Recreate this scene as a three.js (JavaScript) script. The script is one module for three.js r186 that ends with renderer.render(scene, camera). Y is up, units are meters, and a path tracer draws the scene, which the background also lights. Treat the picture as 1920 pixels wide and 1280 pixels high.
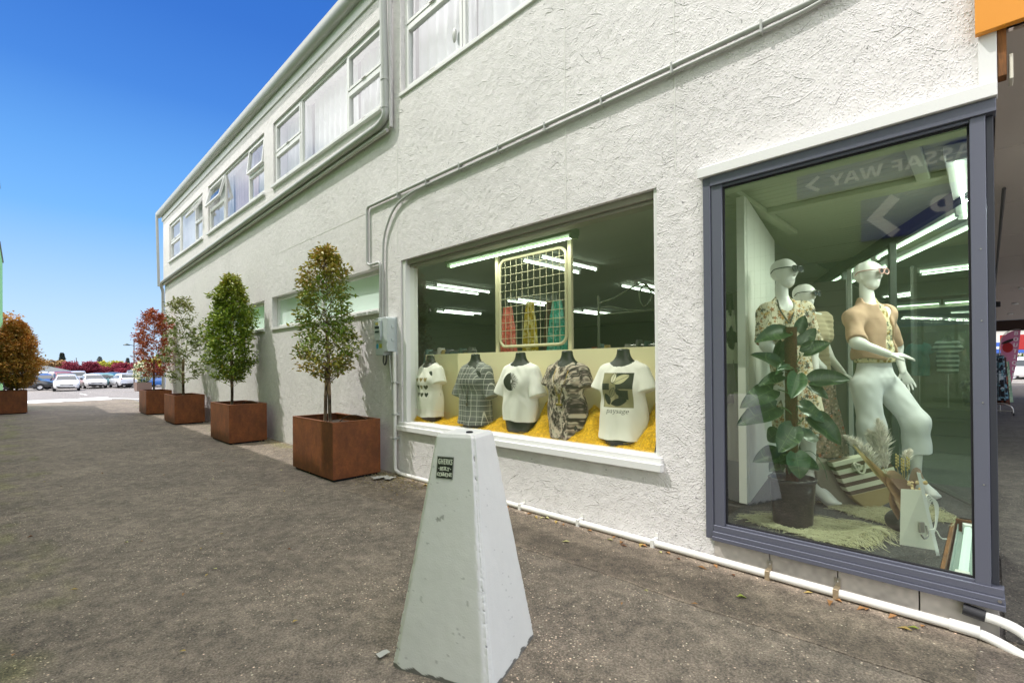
import * as THREE from 'three';
import { mergeGeometries, mergeVertices, toCreasedNormals } from 'three/addons/utils/BufferGeometryUtils.js';
import { RoundedBoxGeometry } from 'three/addons/geometries/RoundedBoxGeometry.js';
import { ImprovedNoise } from 'three/addons/math/ImprovedNoise.js';
import { RectAreaLightUniformsLib } from 'three/addons/lights/RectAreaLightUniformsLib.js';
RectAreaLightUniformsLib.init();

// ------------------------------------------------------------------ camera, sky, sun, exposure
const scene = new THREE.Scene();
const renderer = new THREE.WebGLRenderer({ antialias: true });
renderer.setSize(1024, 682);
renderer.toneMapping = THREE.LinearToneMapping;
renderer.toneMappingExposure = 1.62;
renderer.shadowMap.enabled = true;
const camera = new THREE.PerspectiveCamera(2 * Math.atan(640 / 907) * 180 / Math.PI, 1920 / 1280, 0.05, 900);
camera.position.set(0, 1.35, 3.32);
{
  const yaw = Math.atan2(921, 907), p = 0.3 * Math.PI / 180;
  camera.lookAt(-Math.cos(yaw) * Math.cos(p), 1.35 + Math.sin(p), 3.32 - Math.sin(yaw) * Math.cos(p));
  camera.rotateZ(-0.46 * Math.PI / 180);
  camera.setViewOffset(1920, 1280, 0, -40, 1920, 1280);
}
scene.add(camera);
const SUN = new THREE.Vector3(-1.2, 2.3, 1).normalize();
const sun = new THREE.DirectionalLight(new THREE.Color(1, 0.955, 0.925), 2.15);
sun.position.copy(SUN).multiplyScalar(60).add(new THREE.Vector3(-10, 0, 0));
sun.target.position.set(-10, 0, 0);
sun.castShadow = true; sun.shadow.radius = 1;
sun.shadow.mapSize.set(4096, 4096);
Object.assign(sun.shadow.camera, { left: -70, right: 40, top: 45, bottom: -45, near: 1, far: 220 });
scene.add(sun, sun.target);

// seeded noise
function rng(seed) { let a = seed >>> 0; return () => { a |= 0; a = a + 0x6D2B79F5 | 0; let t = Math.imul(a ^ a >>> 15, 1 | a); t = t + Math.imul(t ^ t >>> 7, 61 | t) ^ t; return ((t ^ t >>> 14) >>> 0) / 4294967296; }; }
const IN = new ImprovedNoise();
const noise = (x, y = 0, z = 0) => IN.noise(x, y, z);
const fbm = (x, y, z, o = 4) => { let s = 0, a = 0.5; for (let i = 0; i < o; i++) { s += a * noise(x, y, z + i * 7.3); x *= 2.03; y *= 2.03; z *= 2.03; a *= 0.5; } return s; };
const clamp = (x, a = 0, b = 1) => Math.min(b, Math.max(a, x));
const lerp = (a, b, t) => a + (b - a) * t;
const sstep = (a, b, x) => { const t = clamp((x - a) / (b - a)); return t * t * (3 - 2 * t); };

// clear blue sky with a bank of white cloud on the side of the alley away from the wall; unseen overhead cloud added for fill light
{
  const W = 1024, H = 512, d = new Float32Array(W * H * 4);
  const stops = [[-90, .22, .21, .2], [-2, .45, .5, .55], [0, .6, .77, .93], [5, .47, .68, .95], [9, .34, .58, .95], [14, .18, .45, .9], [19, .125, .36, .82], [25, .066, .235, .69], [32, .042, .17, .59], [50, .014, .11, .48], [90, .012, .1, .42]];
  for (let j = 0; j < H; j++) {
    const el = ((j + .5) / H - .5) * 180; let k = 0; while (k < stops.length - 2 && el > stops[k + 1][0]) k++;
    const t = clamp((el - stops[k][0]) / (stops[k + 1][0] - stops[k][0])), c = [1, 2, 3].map(i => lerp(stops[k][i], stops[k + 1][i], t) / 1.4);
    for (let i = 0; i < W; i++) {
      const az = ((i + .5) / W - .5) * 2 * Math.PI, e = el * Math.PI / 180;
      const x = Math.cos(e) * Math.cos(az), y = Math.sin(e), z = Math.cos(e) * Math.sin(az);
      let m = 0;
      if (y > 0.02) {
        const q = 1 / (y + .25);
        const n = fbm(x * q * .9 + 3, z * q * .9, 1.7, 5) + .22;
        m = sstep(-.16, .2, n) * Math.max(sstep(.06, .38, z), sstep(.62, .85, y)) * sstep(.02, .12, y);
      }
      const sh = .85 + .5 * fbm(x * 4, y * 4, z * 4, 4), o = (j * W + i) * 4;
      const cl = [2.35 * sh, 2.29 * sh, 2.26 * sh];  // cloud brightness raised to lift the shaded alley
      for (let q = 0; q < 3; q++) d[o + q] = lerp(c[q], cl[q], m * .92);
      d[o + 3] = 1;
    }
  }
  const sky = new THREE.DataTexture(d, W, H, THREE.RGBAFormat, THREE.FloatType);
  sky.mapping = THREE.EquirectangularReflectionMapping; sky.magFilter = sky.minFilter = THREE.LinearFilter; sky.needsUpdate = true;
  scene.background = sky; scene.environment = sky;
}

// ------------------------------------------------------------------ helpers
const V = (x, y, z) => new THREE.Vector3(x, y, z);
const used = {};
function numbered(n) { const k = used[n] = (used[n] ?? -1) + 1; return k ? n + '_' + String(k).padStart(3, '0') : n; }
function prep(g) { if (g.index) g = g.toNonIndexed(); for (const k of Object.keys(g.attributes)) if (!['position', 'normal', 'uv', 'color'].includes(k)) g.deleteAttribute(k); if (!g.attributes.normal) g.computeVertexNormals(); if (!g.attributes.uv) metric(g); g.morphAttributes = {}; return g; }
function merge(gs) { gs = (Array.isArray(gs) ? gs.flat(9) : [gs]).map(prep); if (gs.length === 1) return gs[0]; const c = gs.some(g => g.attributes.color); if (c) for (const g of gs) if (!g.attributes.color) paint(g, () => [1, 1, 1]); return mergeGeometries(gs, false); }
// box-projected uv in metres
function metric(g, s = 1) {
  const p = g.attributes.position, n = g.attributes.normal, uv = new Float32Array(p.count * 2);
  for (let i = 0; i < p.count; i++) {
    const ax = Math.abs(n.getX(i)), ay = Math.abs(n.getY(i)), az = Math.abs(n.getZ(i));
    const [u, v] = ax >= ay && ax >= az ? [p.getZ(i), p.getY(i)] : ay >= az ? [p.getX(i), p.getZ(i)] : [p.getX(i), p.getY(i)];
    uv[2 * i] = u * s; uv[2 * i + 1] = v * s;
  }
  g.setAttribute('uv', new THREE.BufferAttribute(uv, 2)); return g;
}
function paint(g, f) { const p = g.attributes.position, n = g.attributes.normal, c = new Float32Array(p.count * 3); for (let i = 0; i < p.count; i++) { const q = f(p.getX(i), p.getY(i), p.getZ(i), n, i); c[3 * i] = q[0]; c[3 * i + 1] = q[1]; c[3 * i + 2] = q[2]; } g.setAttribute('color', new THREE.BufferAttribute(c, 3)); return g; }
function shadow(m) { m.castShadow = m.receiveShadow = true; return m; }
function obj(name, geos, mat, parent) { const m = shadow(new THREE.Mesh(merge(geos), mat)); m.name = parent ? name : numbered(name); (parent || scene).add(m); return m; }
function tag(o, label, category, group) { o.userData.label = label; o.userData.category = category; if (group) o.userData.group = group; return o; }
function thing(name, label, category, pos = [0, 0, 0], turn = 0, group) { const o = new THREE.Group(); o.name = numbered(name); o.position.set(...pos); o.rotation.y = turn; scene.add(o); return tag(o, label, category, group); }
function struct(name, geos, mat) { const o = obj(name, geos, mat); o.userData.kind = 'structure'; return o; }
function copyOf(src, pos, turn, label, group) { const c = src.clone(); c.name = numbered(src.name.replace(/_\d{3}$/, '')); c.userData = { ...src.userData }; c.position.set(...pos); c.rotation.y = turn; if (label) c.userData.label = label; if (group) c.userData.group = group; scene.add(c); return c; }
// box from extents, a little rounded
function bx(x0, x1, y0, y1, z0, z1, r = 0) {
  const w = x1 - x0, h = y1 - y0, d = z1 - z0; r = Math.min(r, w * .45, h * .45, d * .45);
  const g = r > 0 ? new RoundedBoxGeometry(w, h, d, 2, r) : new THREE.BoxGeometry(w, h, d);
  g.translate((x0 + x1) / 2, (y0 + y1) / 2, (z0 + z1) / 2); const q = g.index ? g.toNonIndexed() : g; return metric(q);
}
function tube(pts, r, seg = 24, rad = 8, closed = false, tension = .5) { const c = new THREE.CatmullRomCurve3(pts.map(p => Array.isArray(p) ? V(...p) : p), closed, 'catmullrom', tension); return new THREE.TubeGeometry(c, seg, r, rad, closed); }
// polyline of straight pipes with rounded elbows
function pipe(pts, r, rad = 10, bend = 0.06) {
  const path = new THREE.CurvePath(); pts = pts.map(p => V(...p)); let last = pts[0];
  for (let i = 1; i < pts.length; i++) {
    if (i < pts.length - 1) {
      const a = pts[i].clone().sub(pts[i - 1]), b = pts[i + 1].clone().sub(pts[i]); const q = Math.min(bend, a.length() * .45, b.length() * .45); a.normalize(); b.normalize();
      const s = pts[i].clone().addScaledVector(a, -q), e = pts[i].clone().addScaledVector(b, q);
      path.add(new THREE.LineCurve3(last, s)); path.add(new THREE.QuadraticBezierCurve3(s, pts[i], e)); last = e;
    } else path.add(new THREE.LineCurve3(last, pts[i]));
  }
  const gs = [];
  for (const c of path.curves) gs.push(new THREE.TubeGeometry(c, c.isLineCurve3 ? 1 : 8, r, rad, false));
  for (const [p, d] of [[pts[0], pts[1]], [pts[pts.length - 1], pts[pts.length - 2]]]) { const g = new THREE.CircleGeometry(r, rad); g.lookAt(p.clone().sub(d)); g.translate(p.x, p.y, p.z); gs.push(g); }
  return gs;
}
function cyl(a, b, r0, r1 = r0, seg = 12) { const A = V(...a), B = V(...b), d = B.clone().sub(A), g = new THREE.CylinderGeometry(r1, r0, d.length(), seg, 1); g.translate(0, d.length() / 2, 0); g.applyQuaternion(new THREE.Quaternion().setFromUnitVectors(V(0, 1, 0), d.normalize())); g.translate(A.x, A.y, A.z); return g; }
function lathe(pts, seg = 32) { return new THREE.LatheGeometry(pts.map(p => new THREE.Vector2(p[0], p[1])), seg); }
function rect(x0, x1, y0, y1) { const p = new THREE.Path(); p.moveTo(x0, y0); p.lineTo(x0, y1); p.lineTo(x1, y1); p.lineTo(x1, y0); p.closePath(); return p; }
function plate(outline, holes, z0, z1) { const s = new THREE.Shape(outline.map(p => new THREE.Vector2(...p))); s.holes.push(...holes.map(h => rect(...h))); const g = new THREE.ExtrudeGeometry(s, { depth: z1 - z0, bevelEnabled: false }); g.translate(0, 0, z0); return metric(g); }
// picture frame of four bars meeting at butt joints
function frame(x0, x1, y0, y1, z0, z1, w, wt = w, r = .004) { return [bx(x0, x0 + w, y0, y1, z0, z1, r), bx(x1 - w, x1, y0, y1, z0, z1, r), bx(x0 + w, x1 - w, y0, y0 + wt, z0, z1 - .002, r), bx(x0 + w, x1 - w, y1 - wt, y1, z0, z1 - .002, r)]; }

// surface nets: a smooth mesh of a distance field
function skin(fn, b0, b1, h, uvf) {
  const n = [0, 1, 2].map(k => Math.ceil((b1[k] - b0[k]) / h) + 1), [nx, ny, nz] = n, f = new Float32Array(nx * ny * nz);
  const id = (i, j, k) => (k * ny + j) * nx + i;
  for (let k = 0; k < nz; k++) for (let j = 0; j < ny; j++) for (let i = 0; i < nx; i++) f[id(i, j, k)] = fn(b0[0] + i * h, b0[1] + j * h, b0[2] + k * h);
  const vid = new Int32Array(nx * ny * nz).fill(-1), pos = [], idx = [];
  for (let k = 0; k < nz - 1; k++) for (let j = 0; j < ny - 1; j++) for (let i = 0; i < nx - 1; i++) {
    let c = 0, sx = 0, sy = 0, sz = 0, m = 0; const v = [];
    for (let q = 0; q < 8; q++) { v[q] = f[id(i + (q & 1), j + (q >> 1 & 1), k + (q >> 2))]; if (v[q] < 0) m |= 1 << q; }
    if (m === 0 || m === 255) continue;
    for (let a = 0; a < 8; a++) for (const bit of [1, 2, 4]) { const b = a | bit; if (b === a) continue; if ((v[a] < 0) !== (v[b] < 0)) { const t = v[a] / (v[a] - v[b]); sx += (a & 1) + (bit === 1 ? t : 0); sy += (a >> 1 & 1) + (bit === 2 ? t : 0); sz += (a >> 2) + (bit === 4 ? t : 0); c++; } }
    vid[id(i, j, k)] = pos.length / 3; pos.push(b0[0] + (i + sx / c) * h, b0[1] + (j + sy / c) * h, b0[2] + (k + sz / c) * h);
  }
  const quad = (a, b, c, d, flip) => { if (a < 0 || b < 0 || c < 0 || d < 0) return; flip ? idx.push(a, c, b, a, d, c) : idx.push(a, b, c, a, c, d); };
  for (let k = 1; k < nz - 1; k++) for (let j = 1; j < ny - 1; j++) for (let i = 1; i < nx - 1; i++) {
    const s = f[id(i, j, k)] < 0;
    if (s !== f[id(i + 1, j, k)] < 0) quad(vid[id(i, j - 1, k - 1)], vid[id(i, j, k - 1)], vid[id(i, j, k)], vid[id(i, j - 1, k)], !s);
    if (s !== f[id(i, j + 1, k)] < 0) quad(vid[id(i - 1, j, k - 1)], vid[id(i - 1, j, k)], vid[id(i, j, k)], vid[id(i, j, k - 1)], !s);
    if (s !== f[id(i, j, k + 1)] < 0) quad(vid[id(i - 1, j - 1, k)], vid[id(i, j - 1, k)], vid[id(i, j, k)], vid[id(i - 1, j, k)], !s);
  }
  const g = new THREE.BufferGeometry(), nr = new Float32Array(pos.length), uv = new Float32Array(pos.length / 3 * 2), e = h * .6;
  for (let i = 0; i < pos.length; i += 3) {
    const [x, y, z] = [pos[i], pos[i + 1], pos[i + 2]], N = [fn(x + e, y, z) - fn(x - e, y, z), fn(x, y + e, z) - fn(x, y - e, z), fn(x, y, z + e) - fn(x, y, z - e)], l = Math.hypot(...N) || 1;
    nr[i] = N[0] / l; nr[i + 1] = N[1] / l; nr[i + 2] = N[2] / l;
    const u = uvf ? uvf(x, y, z) : [x + z * .8, y]; uv[i / 3 * 2] = u[0]; uv[i / 3 * 2 + 1] = u[1];
  }
  g.setAttribute('position', new THREE.Float32BufferAttribute(pos, 3)); g.setAttribute('normal', new THREE.BufferAttribute(nr, 3)); g.setAttribute('uv', new THREE.BufferAttribute(uv, 2)); g.setIndex(idx); return g;
}
// tapered capsule, flattened along the direction fl by the factor q
function bone(a, b, ra, rb, fl, q = 1) {
  const [ax, ay, az] = a, dx = b[0] - ax, dy = b[1] - ay, dz = b[2] - az, L = dx * dx + dy * dy + dz * dz || 1e-9;
  return (x, y, z) => {
    x -= ax; y -= ay; z -= az; const t = clamp((x * dx + y * dy + z * dz) / L); x -= t * dx; y -= t * dy; z -= t * dz;
    if (fl) { const s = (x * fl[0] + y * fl[1] + z * fl[2]) * (1 / q - 1); x += fl[0] * s; y += fl[1] * s; z += fl[2] * s; }
    return Math.hypot(x, y, z) - (ra + (rb - ra) * t);
  };
}
const smin = (a, b, k) => { const h = Math.max(k - Math.abs(a - b), 0) / k; return Math.min(a, b) - h * h * k * .25; };
const union = (fs, k) => (x, y, z) => { let d = 9; for (const f of fs) d = smin(d, f(x, y, z), k); return d; };

// textures
function tex(W, H, f, { srgb = true, rep } = {}) {
  const d = new Uint8Array(W * H * 4);
  for (let j = 0; j < H; j++) for (let i = 0; i < W; i++) { const c = f(i / W, j / H, i, j), o = (j * W + i) * 4; if (typeof c === 'number') d[o] = d[o + 1] = d[o + 2] = clamp(c) * 255; else { d[o] = clamp(c[0]) * 255; d[o + 1] = clamp(c[1]) * 255; d[o + 2] = clamp(c[2]) * 255; } d[o + 3] = 255; }
  const t = new THREE.DataTexture(d, W, H); t.wrapS = t.wrapT = THREE.RepeatWrapping; t.magFilter = THREE.LinearFilter; t.minFilter = THREE.LinearMipmapLinearFilter; t.generateMipmaps = true; if (srgb) t.colorSpace = THREE.SRGBColorSpace; if (rep) t.repeat.set(rep, rep); t.needsUpdate = true; return t;
}
function canvasTex(W, H, draw) { const c = document.createElement('canvas'); c.width = W; c.height = H; draw(c.getContext('2d'), W, H); const t = new THREE.CanvasTexture(c); t.colorSpace = THREE.SRGBColorSpace; t.anisotropy = 8; return t; }
// tileable value noise
function tileNoise(seed, n) { const r = rng(seed), g = Array.from({ length: n * n }, r); return (u, v) => { const x = u * n, y = v * n, i = Math.floor(x), j = Math.floor(y), s = x - i, t = y - j, S = s * s * (3 - 2 * s), T = t * t * (3 - 2 * t), G = (a, b) => g[((b % n + n) % n) * n + (a % n + n) % n]; return lerp(lerp(G(i, j), G(i + 1, j), S), lerp(G(i, j + 1), G(i + 1, j + 1), S), T); }; }
function std(color, rough = .8, o = {}) { const { ...r } = o; return new THREE.MeshStandardMaterial({ color: Array.isArray(color) ? new THREE.Color().setRGB(...color) : color, roughness: rough, side: THREE.DoubleSide, ...r }); }
function phys(color, rough = .8, o = {}) { return new THREE.MeshPhysicalMaterial({ color: Array.isArray(color) ? new THREE.Color().setRGB(...color) : color, roughness: rough, side: THREE.DoubleSide, ...o }); }
// ------------------------------------------------------------------ materials
// trowelled stucco: thousands of short raised flakes that follow a swirling direction, and long trowel ridges
function stuccoHeight(N, metres, seed, count, ridges, lmin, lmax, wmul = 1) {
  const r = rng(seed), h = new Float32Array(N * N), n1 = tileNoise(seed + 1, 5), n2 = tileNoise(seed + 2, 11), px = N / metres;
  const dens = tileNoise(seed + 5, 7);
  const stamp = (x0, y0, ang, len, wid, curve, amp) => {
    const steps = Math.ceil(len * px / 1.2); let x = x0 * px, y = y0 * px, a = ang; const W = wid * px, R = Math.ceil(W * 1.6);
    const nx0 = r() * 9;
    for (let s = 0; s <= steps; s++) {
      const t = s / steps, taper = Math.pow(Math.sin(Math.PI * clamp(t, .03, .97)), .5), ca = Math.cos(a), sa = Math.sin(a), wob = .75 + .6 * noise(nx0 + s * .09, 3.3);
      for (let j = -R; j <= R; j++) for (let i = -R; i <= R; i++) {
        const d = -sa * i + ca * j, l = ca * i + sa * j; if (Math.abs(l) > 1.4) continue;
        const q = d / (W * taper * wob + .5); if (q < -1.5 || q > .35) continue;
        // gentle rise on one side, a sharp lip on the other
        const v = amp * taper * wob * (q < 0 ? Math.pow(1 + q / 1.5, 1.6) : 1 - sstep(0, .35, q));
        const X = ((Math.round(x + i) % N) + N) % N, Y = ((Math.round(y + j) % N) + N) % N, o = Y * N + X; if (v > h[o]) h[o] = v;
      }
      x += ca * 1.2; y += sa * 1.2; a += curve * 1.2 / px + noise(x * .03, y * .03, seed) * .05;
    }
  };
  for (let i = 0; i < count; i++) {
    const u = r(), v = r(); if (dens(u, v) < .0 + .3 * r()) continue;
    const base = (n1(u, v) - .5) * 5 + (n2(u, v) - .5) * 2.2 + .7;
    stamp(u * metres, v * metres, base + (r() - .5) * 1.7, lerp(lmin, lmax, r() * r()), lerp(.004, .009, r()) * wmul, (r() - .5) * 50, lerp(.25, .8, r() * r() + .2 * r()));
  }
  for (let i = 0; i < ridges; i++) { const u = r(), v = r(); stamp(u * metres, v * metres, (r() - .5) * 1.4, lerp(.08, .26, r() * r()), lerp(.005, .009, r()) * wmul, (r() - .5) * 5, lerp(.6, 1, r())); }
  const f4 = tileNoise(seed + 10, 44), f3 = tileNoise(seed + 9, 12), f1 = tileNoise(seed + 7, 240), f2 = tileNoise(seed + 8, 60);
  return tex(N, N, (u, v, i, j) => .1 + .66 * h[j * N + i] + .13 * f1(u, v) + .15 * f2(u, v) + .12 * f3(u, v) + .22 * f4(u, v), { srgb: false });
}
const stuccoBump = stuccoHeight(2048, 2.4, 11, 30000, 120, .006, .028, .95);
stuccoBump.repeat.set(1 / 2.4, 1 / 2.4);
const M = {};
{
  const a = tileNoise(31, 6), b = tileNoise(32, 60), c = tileNoise(33, 24), e = tileNoise(34, 200);
  const paintMap = tex(512, 512, (u, v) => { const k = .955 + .03 * (a(u, v) - .5) + .035 * (b(u, v) - .5), s = e(u, v) > .965 && c(u, v) > .55 ? .62 : 1; return [k * .915 * s, k * .9 * s, k * .893 * s]; });
  paintMap.repeat.set(1 / 3.1, 1 / 3.1);
  M.stucco = std(0xffffff, .78, { map: paintMap, bumpMap: stuccoBump, bumpScale: .0115 });
  M.wallPaint = std([.72, .71, .67], .7);
  M.whitePaint = std([.76, .76, .74], .45);
  M.greyPipe = std([.45, .46, .43], .42);
  M.jamb = std([.7, .71, .68], .5);
  M.alu = std([.56, .57, .6], .4, { metalness: .25 });
  M.darkAlu = std([.13, .136, .178], .38, { metalness: .25 });
  M.blackGap = std([.012, .012, .014], .9);
  M.pvc = std([.74, .73, .69], .4);
  M.steel = std([.42, .4, .37], .35, { metalness: .85 });
  const ab = tileNoise(41, 90), ac = tileNoise(42, 9), ad = tileNoise(43, 22);
  const woodTex = tex(512, 512, (u, v) => { const g = ab(u * 3, v * .25) * .5 + ad(u, v * .2) * .5; const k = .75 + .5 * (g - .5); return [.62 * k, .4 * k, .19 * k]; }); woodTex.repeat.set(2, 2);
  M.rawWood = std(0xffffff, .8, { map: woodTex });
}
// asphalt: worn chip aggregate
const asphaltMap = (() => {
  const N = 2048, r = rng(5), d = new Float32Array(N * N * 3), b1 = tileNoise(51, 14), b2 = tileNoise(52, 70), b3 = tileNoise(53, 500), b4 = tileNoise(54, 1000), b5 = tileNoise(56, 5);
  for (let j = 0; j < N; j++) for (let i = 0; i < N; i++) { const u = i / N, v = j / N, k = .36 + .05 * (b1(u, v) - .5) + .03 * (b5(u, v) - .5) + .10 * (b2(u, v) - .5) + .14 * (b3(u, v) - .5) + .13 * (b4(u, v) - .5), o = (j * N + i) * 3; d[o] = k * 1.04; d[o + 1] = k * .99; d[o + 2] = k * .925; }
  const patch = tileNoise(55, 9);
  for (let q = 0; q < 70000; q++) {
    const u = r(), v = r(); const cl = patch(u, v); if (r() > .15 + 1.5 * Math.max(0, cl - .4)) continue;
    const w = lerp(1, 3.8, Math.pow(r(), 2.2)), h = w * lerp(.5, 1, r()), a = r() * 3.14, br = lerp(.38, .78, Math.pow(r(), 2.2)), wr = lerp(.96, 1.08, r()), R = Math.ceil(w) + 1, ca = Math.cos(a), sa = Math.sin(a);
    for (let j = -R; j <= R; j++) for (let i = -R; i <= R; i++) { const l = Math.hypot((ca * i + sa * j) / w, (-sa * i + ca * j) / h); if (l > 1.1) continue; const m = 1 - sstep(.7, 1.1, l), X = ((Math.round(u * N) + i) % N + N) % N, Y = ((Math.round(v * N) + j) % N + N) % N, o = (Y * N + X) * 3; d[o] = lerp(d[o], br * wr, m); d[o + 1] = lerp(d[o + 1], br * .97, m); d[o + 2] = lerp(d[o + 2], br * .9, m); }
  }
  const t = tex(N, N, (u, v, i, j) => { const o = (j * N + i) * 3; return [d[o], d[o + 1], d[o + 2]]; }); t.repeat.set(1 / 3.4, 1 / 3.4); return t;
})();
const asphaltBump = (() => { const a = tileNoise(61, 420), b = tileNoise(62, 180), c = tileNoise(63, 30); const t = tex(1024, 1024, (u, v) => .2 + .45 * a(u, v) + .3 * b(u, v) + .15 * c(u, v), { srgb: false }); t.repeat.set(1 / 1.7, 1 / 1.7); return t; })();
M.asphalt = std([1.68, 1.58, 1.49], .88, { map: asphaltMap, bumpMap: asphaltBump, bumpScale: .006, vertexColors: true });
M.carpark = std([1.75, 1.8, 1.95], .9, { map: asphaltMap, bumpMap: asphaltBump, bumpScale: .004 });  // paler than the alley asphalt: sun against shade put into the colour
M.roadAsphalt = std([1.7, 1.7, 1.72], .9, { map: asphaltMap, bumpMap: asphaltBump, bumpScale: .004 });
M.linePaint = std([.72, .72, .7], .7);
// rusted weathering steel
M.corten = (() => {
  const a = tileNoise(71, 9), b = tileNoise(72, 40), c = tileNoise(73, 160), s = tileNoise(74, 46);
  const t = tex(1024, 1024, (u, v) => { const st = s(u, v * .12), k = .5 * a(u, v) + .3 * b(u, v) + .2 * st; const f = .74 + .34 * (k - .4) + .12 * (c(u, v) - .5); const warm = b(u + .3, v * .4); return [.61 * f + .04 * warm, .35 * f + .03 * warm, .2 * f]; });
  t.repeat.set(1 / 1.3, 1 / 1.3);
  return std(0xffffff, .62, { map: t, bumpMap: tex(512, 512, (u, v) => .5 + .3 * (c(u, v) - .5) + .3 * (b(u, v) - .5), { srgb: false }), bumpScale: .002, metalness: .15 });
})();
M.soil = std([.05, .035, .022], .95);
M.bark = (() => { const a = tileNoise(81, 60), b = tileNoise(82, 14); const t = tex(256, 256, (u, v) => { const k = .6 + .6 * (a(u, v * .3) - .5) + .4 * (b(u, v) - .5); return [.66 * k, .56 * k, .45 * k]; }); return std([1.5, 1.45, 1.4], .9, { map: t, bumpMap: t, bumpScale: .004 }); })();
M.leaf = phys([1.5, 1.5, 1.4], .5, { vertexColors: true, transmission: .3, thickness: 0, specularIntensity: .7 });
M.matLeaf = phys(0xffffff, .8, { vertexColors: true, transmission: .3, thickness: 0, specularIntensity: .3 });
// tinted shop glass, clear upstairs glass
M.glass = phys([.94, .96, .9], .02, { transmission: 1, thickness: 0, ior: 1.9 });
M.glassGreen = phys([.83, .91, .82], .02, { transmission: 1, thickness: 0, ior: 2.3 });
M.clearGlass = phys([.93, .95, .96], .02, { transmission: 1, thickness: 0, ior: 2.1 });
const lampMat = (r, g, b) => new THREE.MeshStandardMaterial({ color: 0x222222, emissive: new THREE.Color().setRGB(r, g, b), roughness: .5 });
M.tube = lampMat(4.4, 5.4, 4.6);
// ------------------------------------------------------------------ ground
const gy = x => -0.6 * clamp((-26 - x) / 32);
{
  const strip = (x0, x1, z0, z1, nx, nz, dy) => { const g = new THREE.PlaneGeometry(x1 - x0, z1 - z0, nx, nz); g.rotateX(-Math.PI / 2); g.translate((x0 + x1) / 2, 0, (z0 + z1) / 2); const p = g.attributes.position; for (let i = 0; i < p.count; i++) p.setY(i, gy(p.getX(i)) + dy); g.computeVertexNormals(); return metric(g.toNonIndexed()); };
  struct('ground', [strip(-420, 60, -260, 260, 240, 2, -.02)], M.carpark);
  // alley asphalt: brown and grey wear patches, green moss along the edges
  const g = strip(-27.6, 2.2, -.02, 3.8, 260, 56, 0);
  paint(g, (x, y, z) => {
    const n = fbm(x * .5, z * .9, 2, 4), m = fbm(x * 1.7 + 9, z * 2.2, 5, 4), s = fbm(x * .9, z * .35 + 4, 8, 3);
    let k = 1 + .05 * n + .06 * m, r = k * 1.03, gg = k, b = k * .95;
    const band = sstep(.06, .22, s); r *= 1 - .07 * band; gg *= 1 - .07 * band; b *= 1 - .065 * band;
    const moss = sstep(.02, .3, fbm(x * 2.1, z * 3, 11, 4) + .16 - .9 * Math.min(Math.abs(z - .12), Math.abs(z - 3.5))) * (x < -3 ? .45 : .15);
    r = lerp(r, r * .92, moss); gg = lerp(gg, gg * 1.12, moss); b = lerp(b, b * .45, moss);
    return [r, gg, b];
  });
  struct('alley_pavement', [g], M.asphalt);
  // strip of asphalt along the wall, darker in its outer half, with a rough pale seam
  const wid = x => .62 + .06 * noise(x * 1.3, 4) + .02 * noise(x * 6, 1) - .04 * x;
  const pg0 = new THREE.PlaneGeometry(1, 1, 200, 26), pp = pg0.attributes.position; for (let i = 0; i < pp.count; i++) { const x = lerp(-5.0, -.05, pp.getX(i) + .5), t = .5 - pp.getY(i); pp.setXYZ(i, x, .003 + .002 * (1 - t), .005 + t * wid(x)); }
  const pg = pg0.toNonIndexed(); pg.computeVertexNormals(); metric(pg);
  paint(pg, (x, y, z) => { const t = (z - .005) / wid(x), outerDark = sstep(.4, .6, t + .12 * noise(x * 2, z * 5)) , edge = sstep(.955, .985, t) * (noise(x * 7, 3) > -.15 ? 1 : .2), k = (1.12 + .3 * fbm(x * 4, z * 4, 3, 4)) * (1 - .34 * outerDark) * (1 + .75 * edge); return [k * 1.04, k * .98, k * .9]; });
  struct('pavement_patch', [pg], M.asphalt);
  // painted marks at the car park end of the alley
  const mark = (pts) => { const s = new THREE.Shape(pts.map(p => new THREE.Vector2(p[0], -p[1]))), e = new THREE.ShapeGeometry(s); e.rotateX(-Math.PI / 2); const p = e.attributes.position; for (let i = 0; i < p.count; i++) p.setY(i, gy(p.getX(i)) - .012); return metric(e); };
  struct('road_marking', [mark([[-28.2, 4.6], [-28.2, 2.1], [-32.4, 1.4], [-32.8, 4.6]])], M.linePaint);
  struct('road_marking', [mark([[-28.3, 2.0], [-28.6, .4], [-33.6, .1], [-32.5, 1.3]])], M.linePaint);
  struct('road_marking', [mark([[-26.0, -.6], [-26.1, -.75], [-32.3, .35], [-32.1, .55]])], M.linePaint);
  for (let i = 0; i < 6; i++) struct('road_marking', [mark([[-40, -12 + i * 3.1], [-40, -11.88 + i * 3.1], [-45, -11.88 + i * 3.1], [-45, -12 + i * 3.1]])], M.linePaint);
  // footpath and street on the other side of the corner
  struct('footpath', [bx(.05, 3.3, -.06, .004, -60, -.02)], std([.9, .87, .84], .9, { map: asphaltMap, bumpMap: asphaltBump, bumpScale: .004 }));
  struct('street', [bx(3.45, 14, -.14, -.012, -120, 30)], M.roadAsphalt);
  struct('kerb', [bx(3.3, 3.45, -.14, .004, -120, -.02, .01)], std([.3, .29, .28], .85));
  struct('far_footpath', [bx(14, 40, -.14, .0, -120, 30)], std([.25, .24, .23], .9));
}

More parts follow.
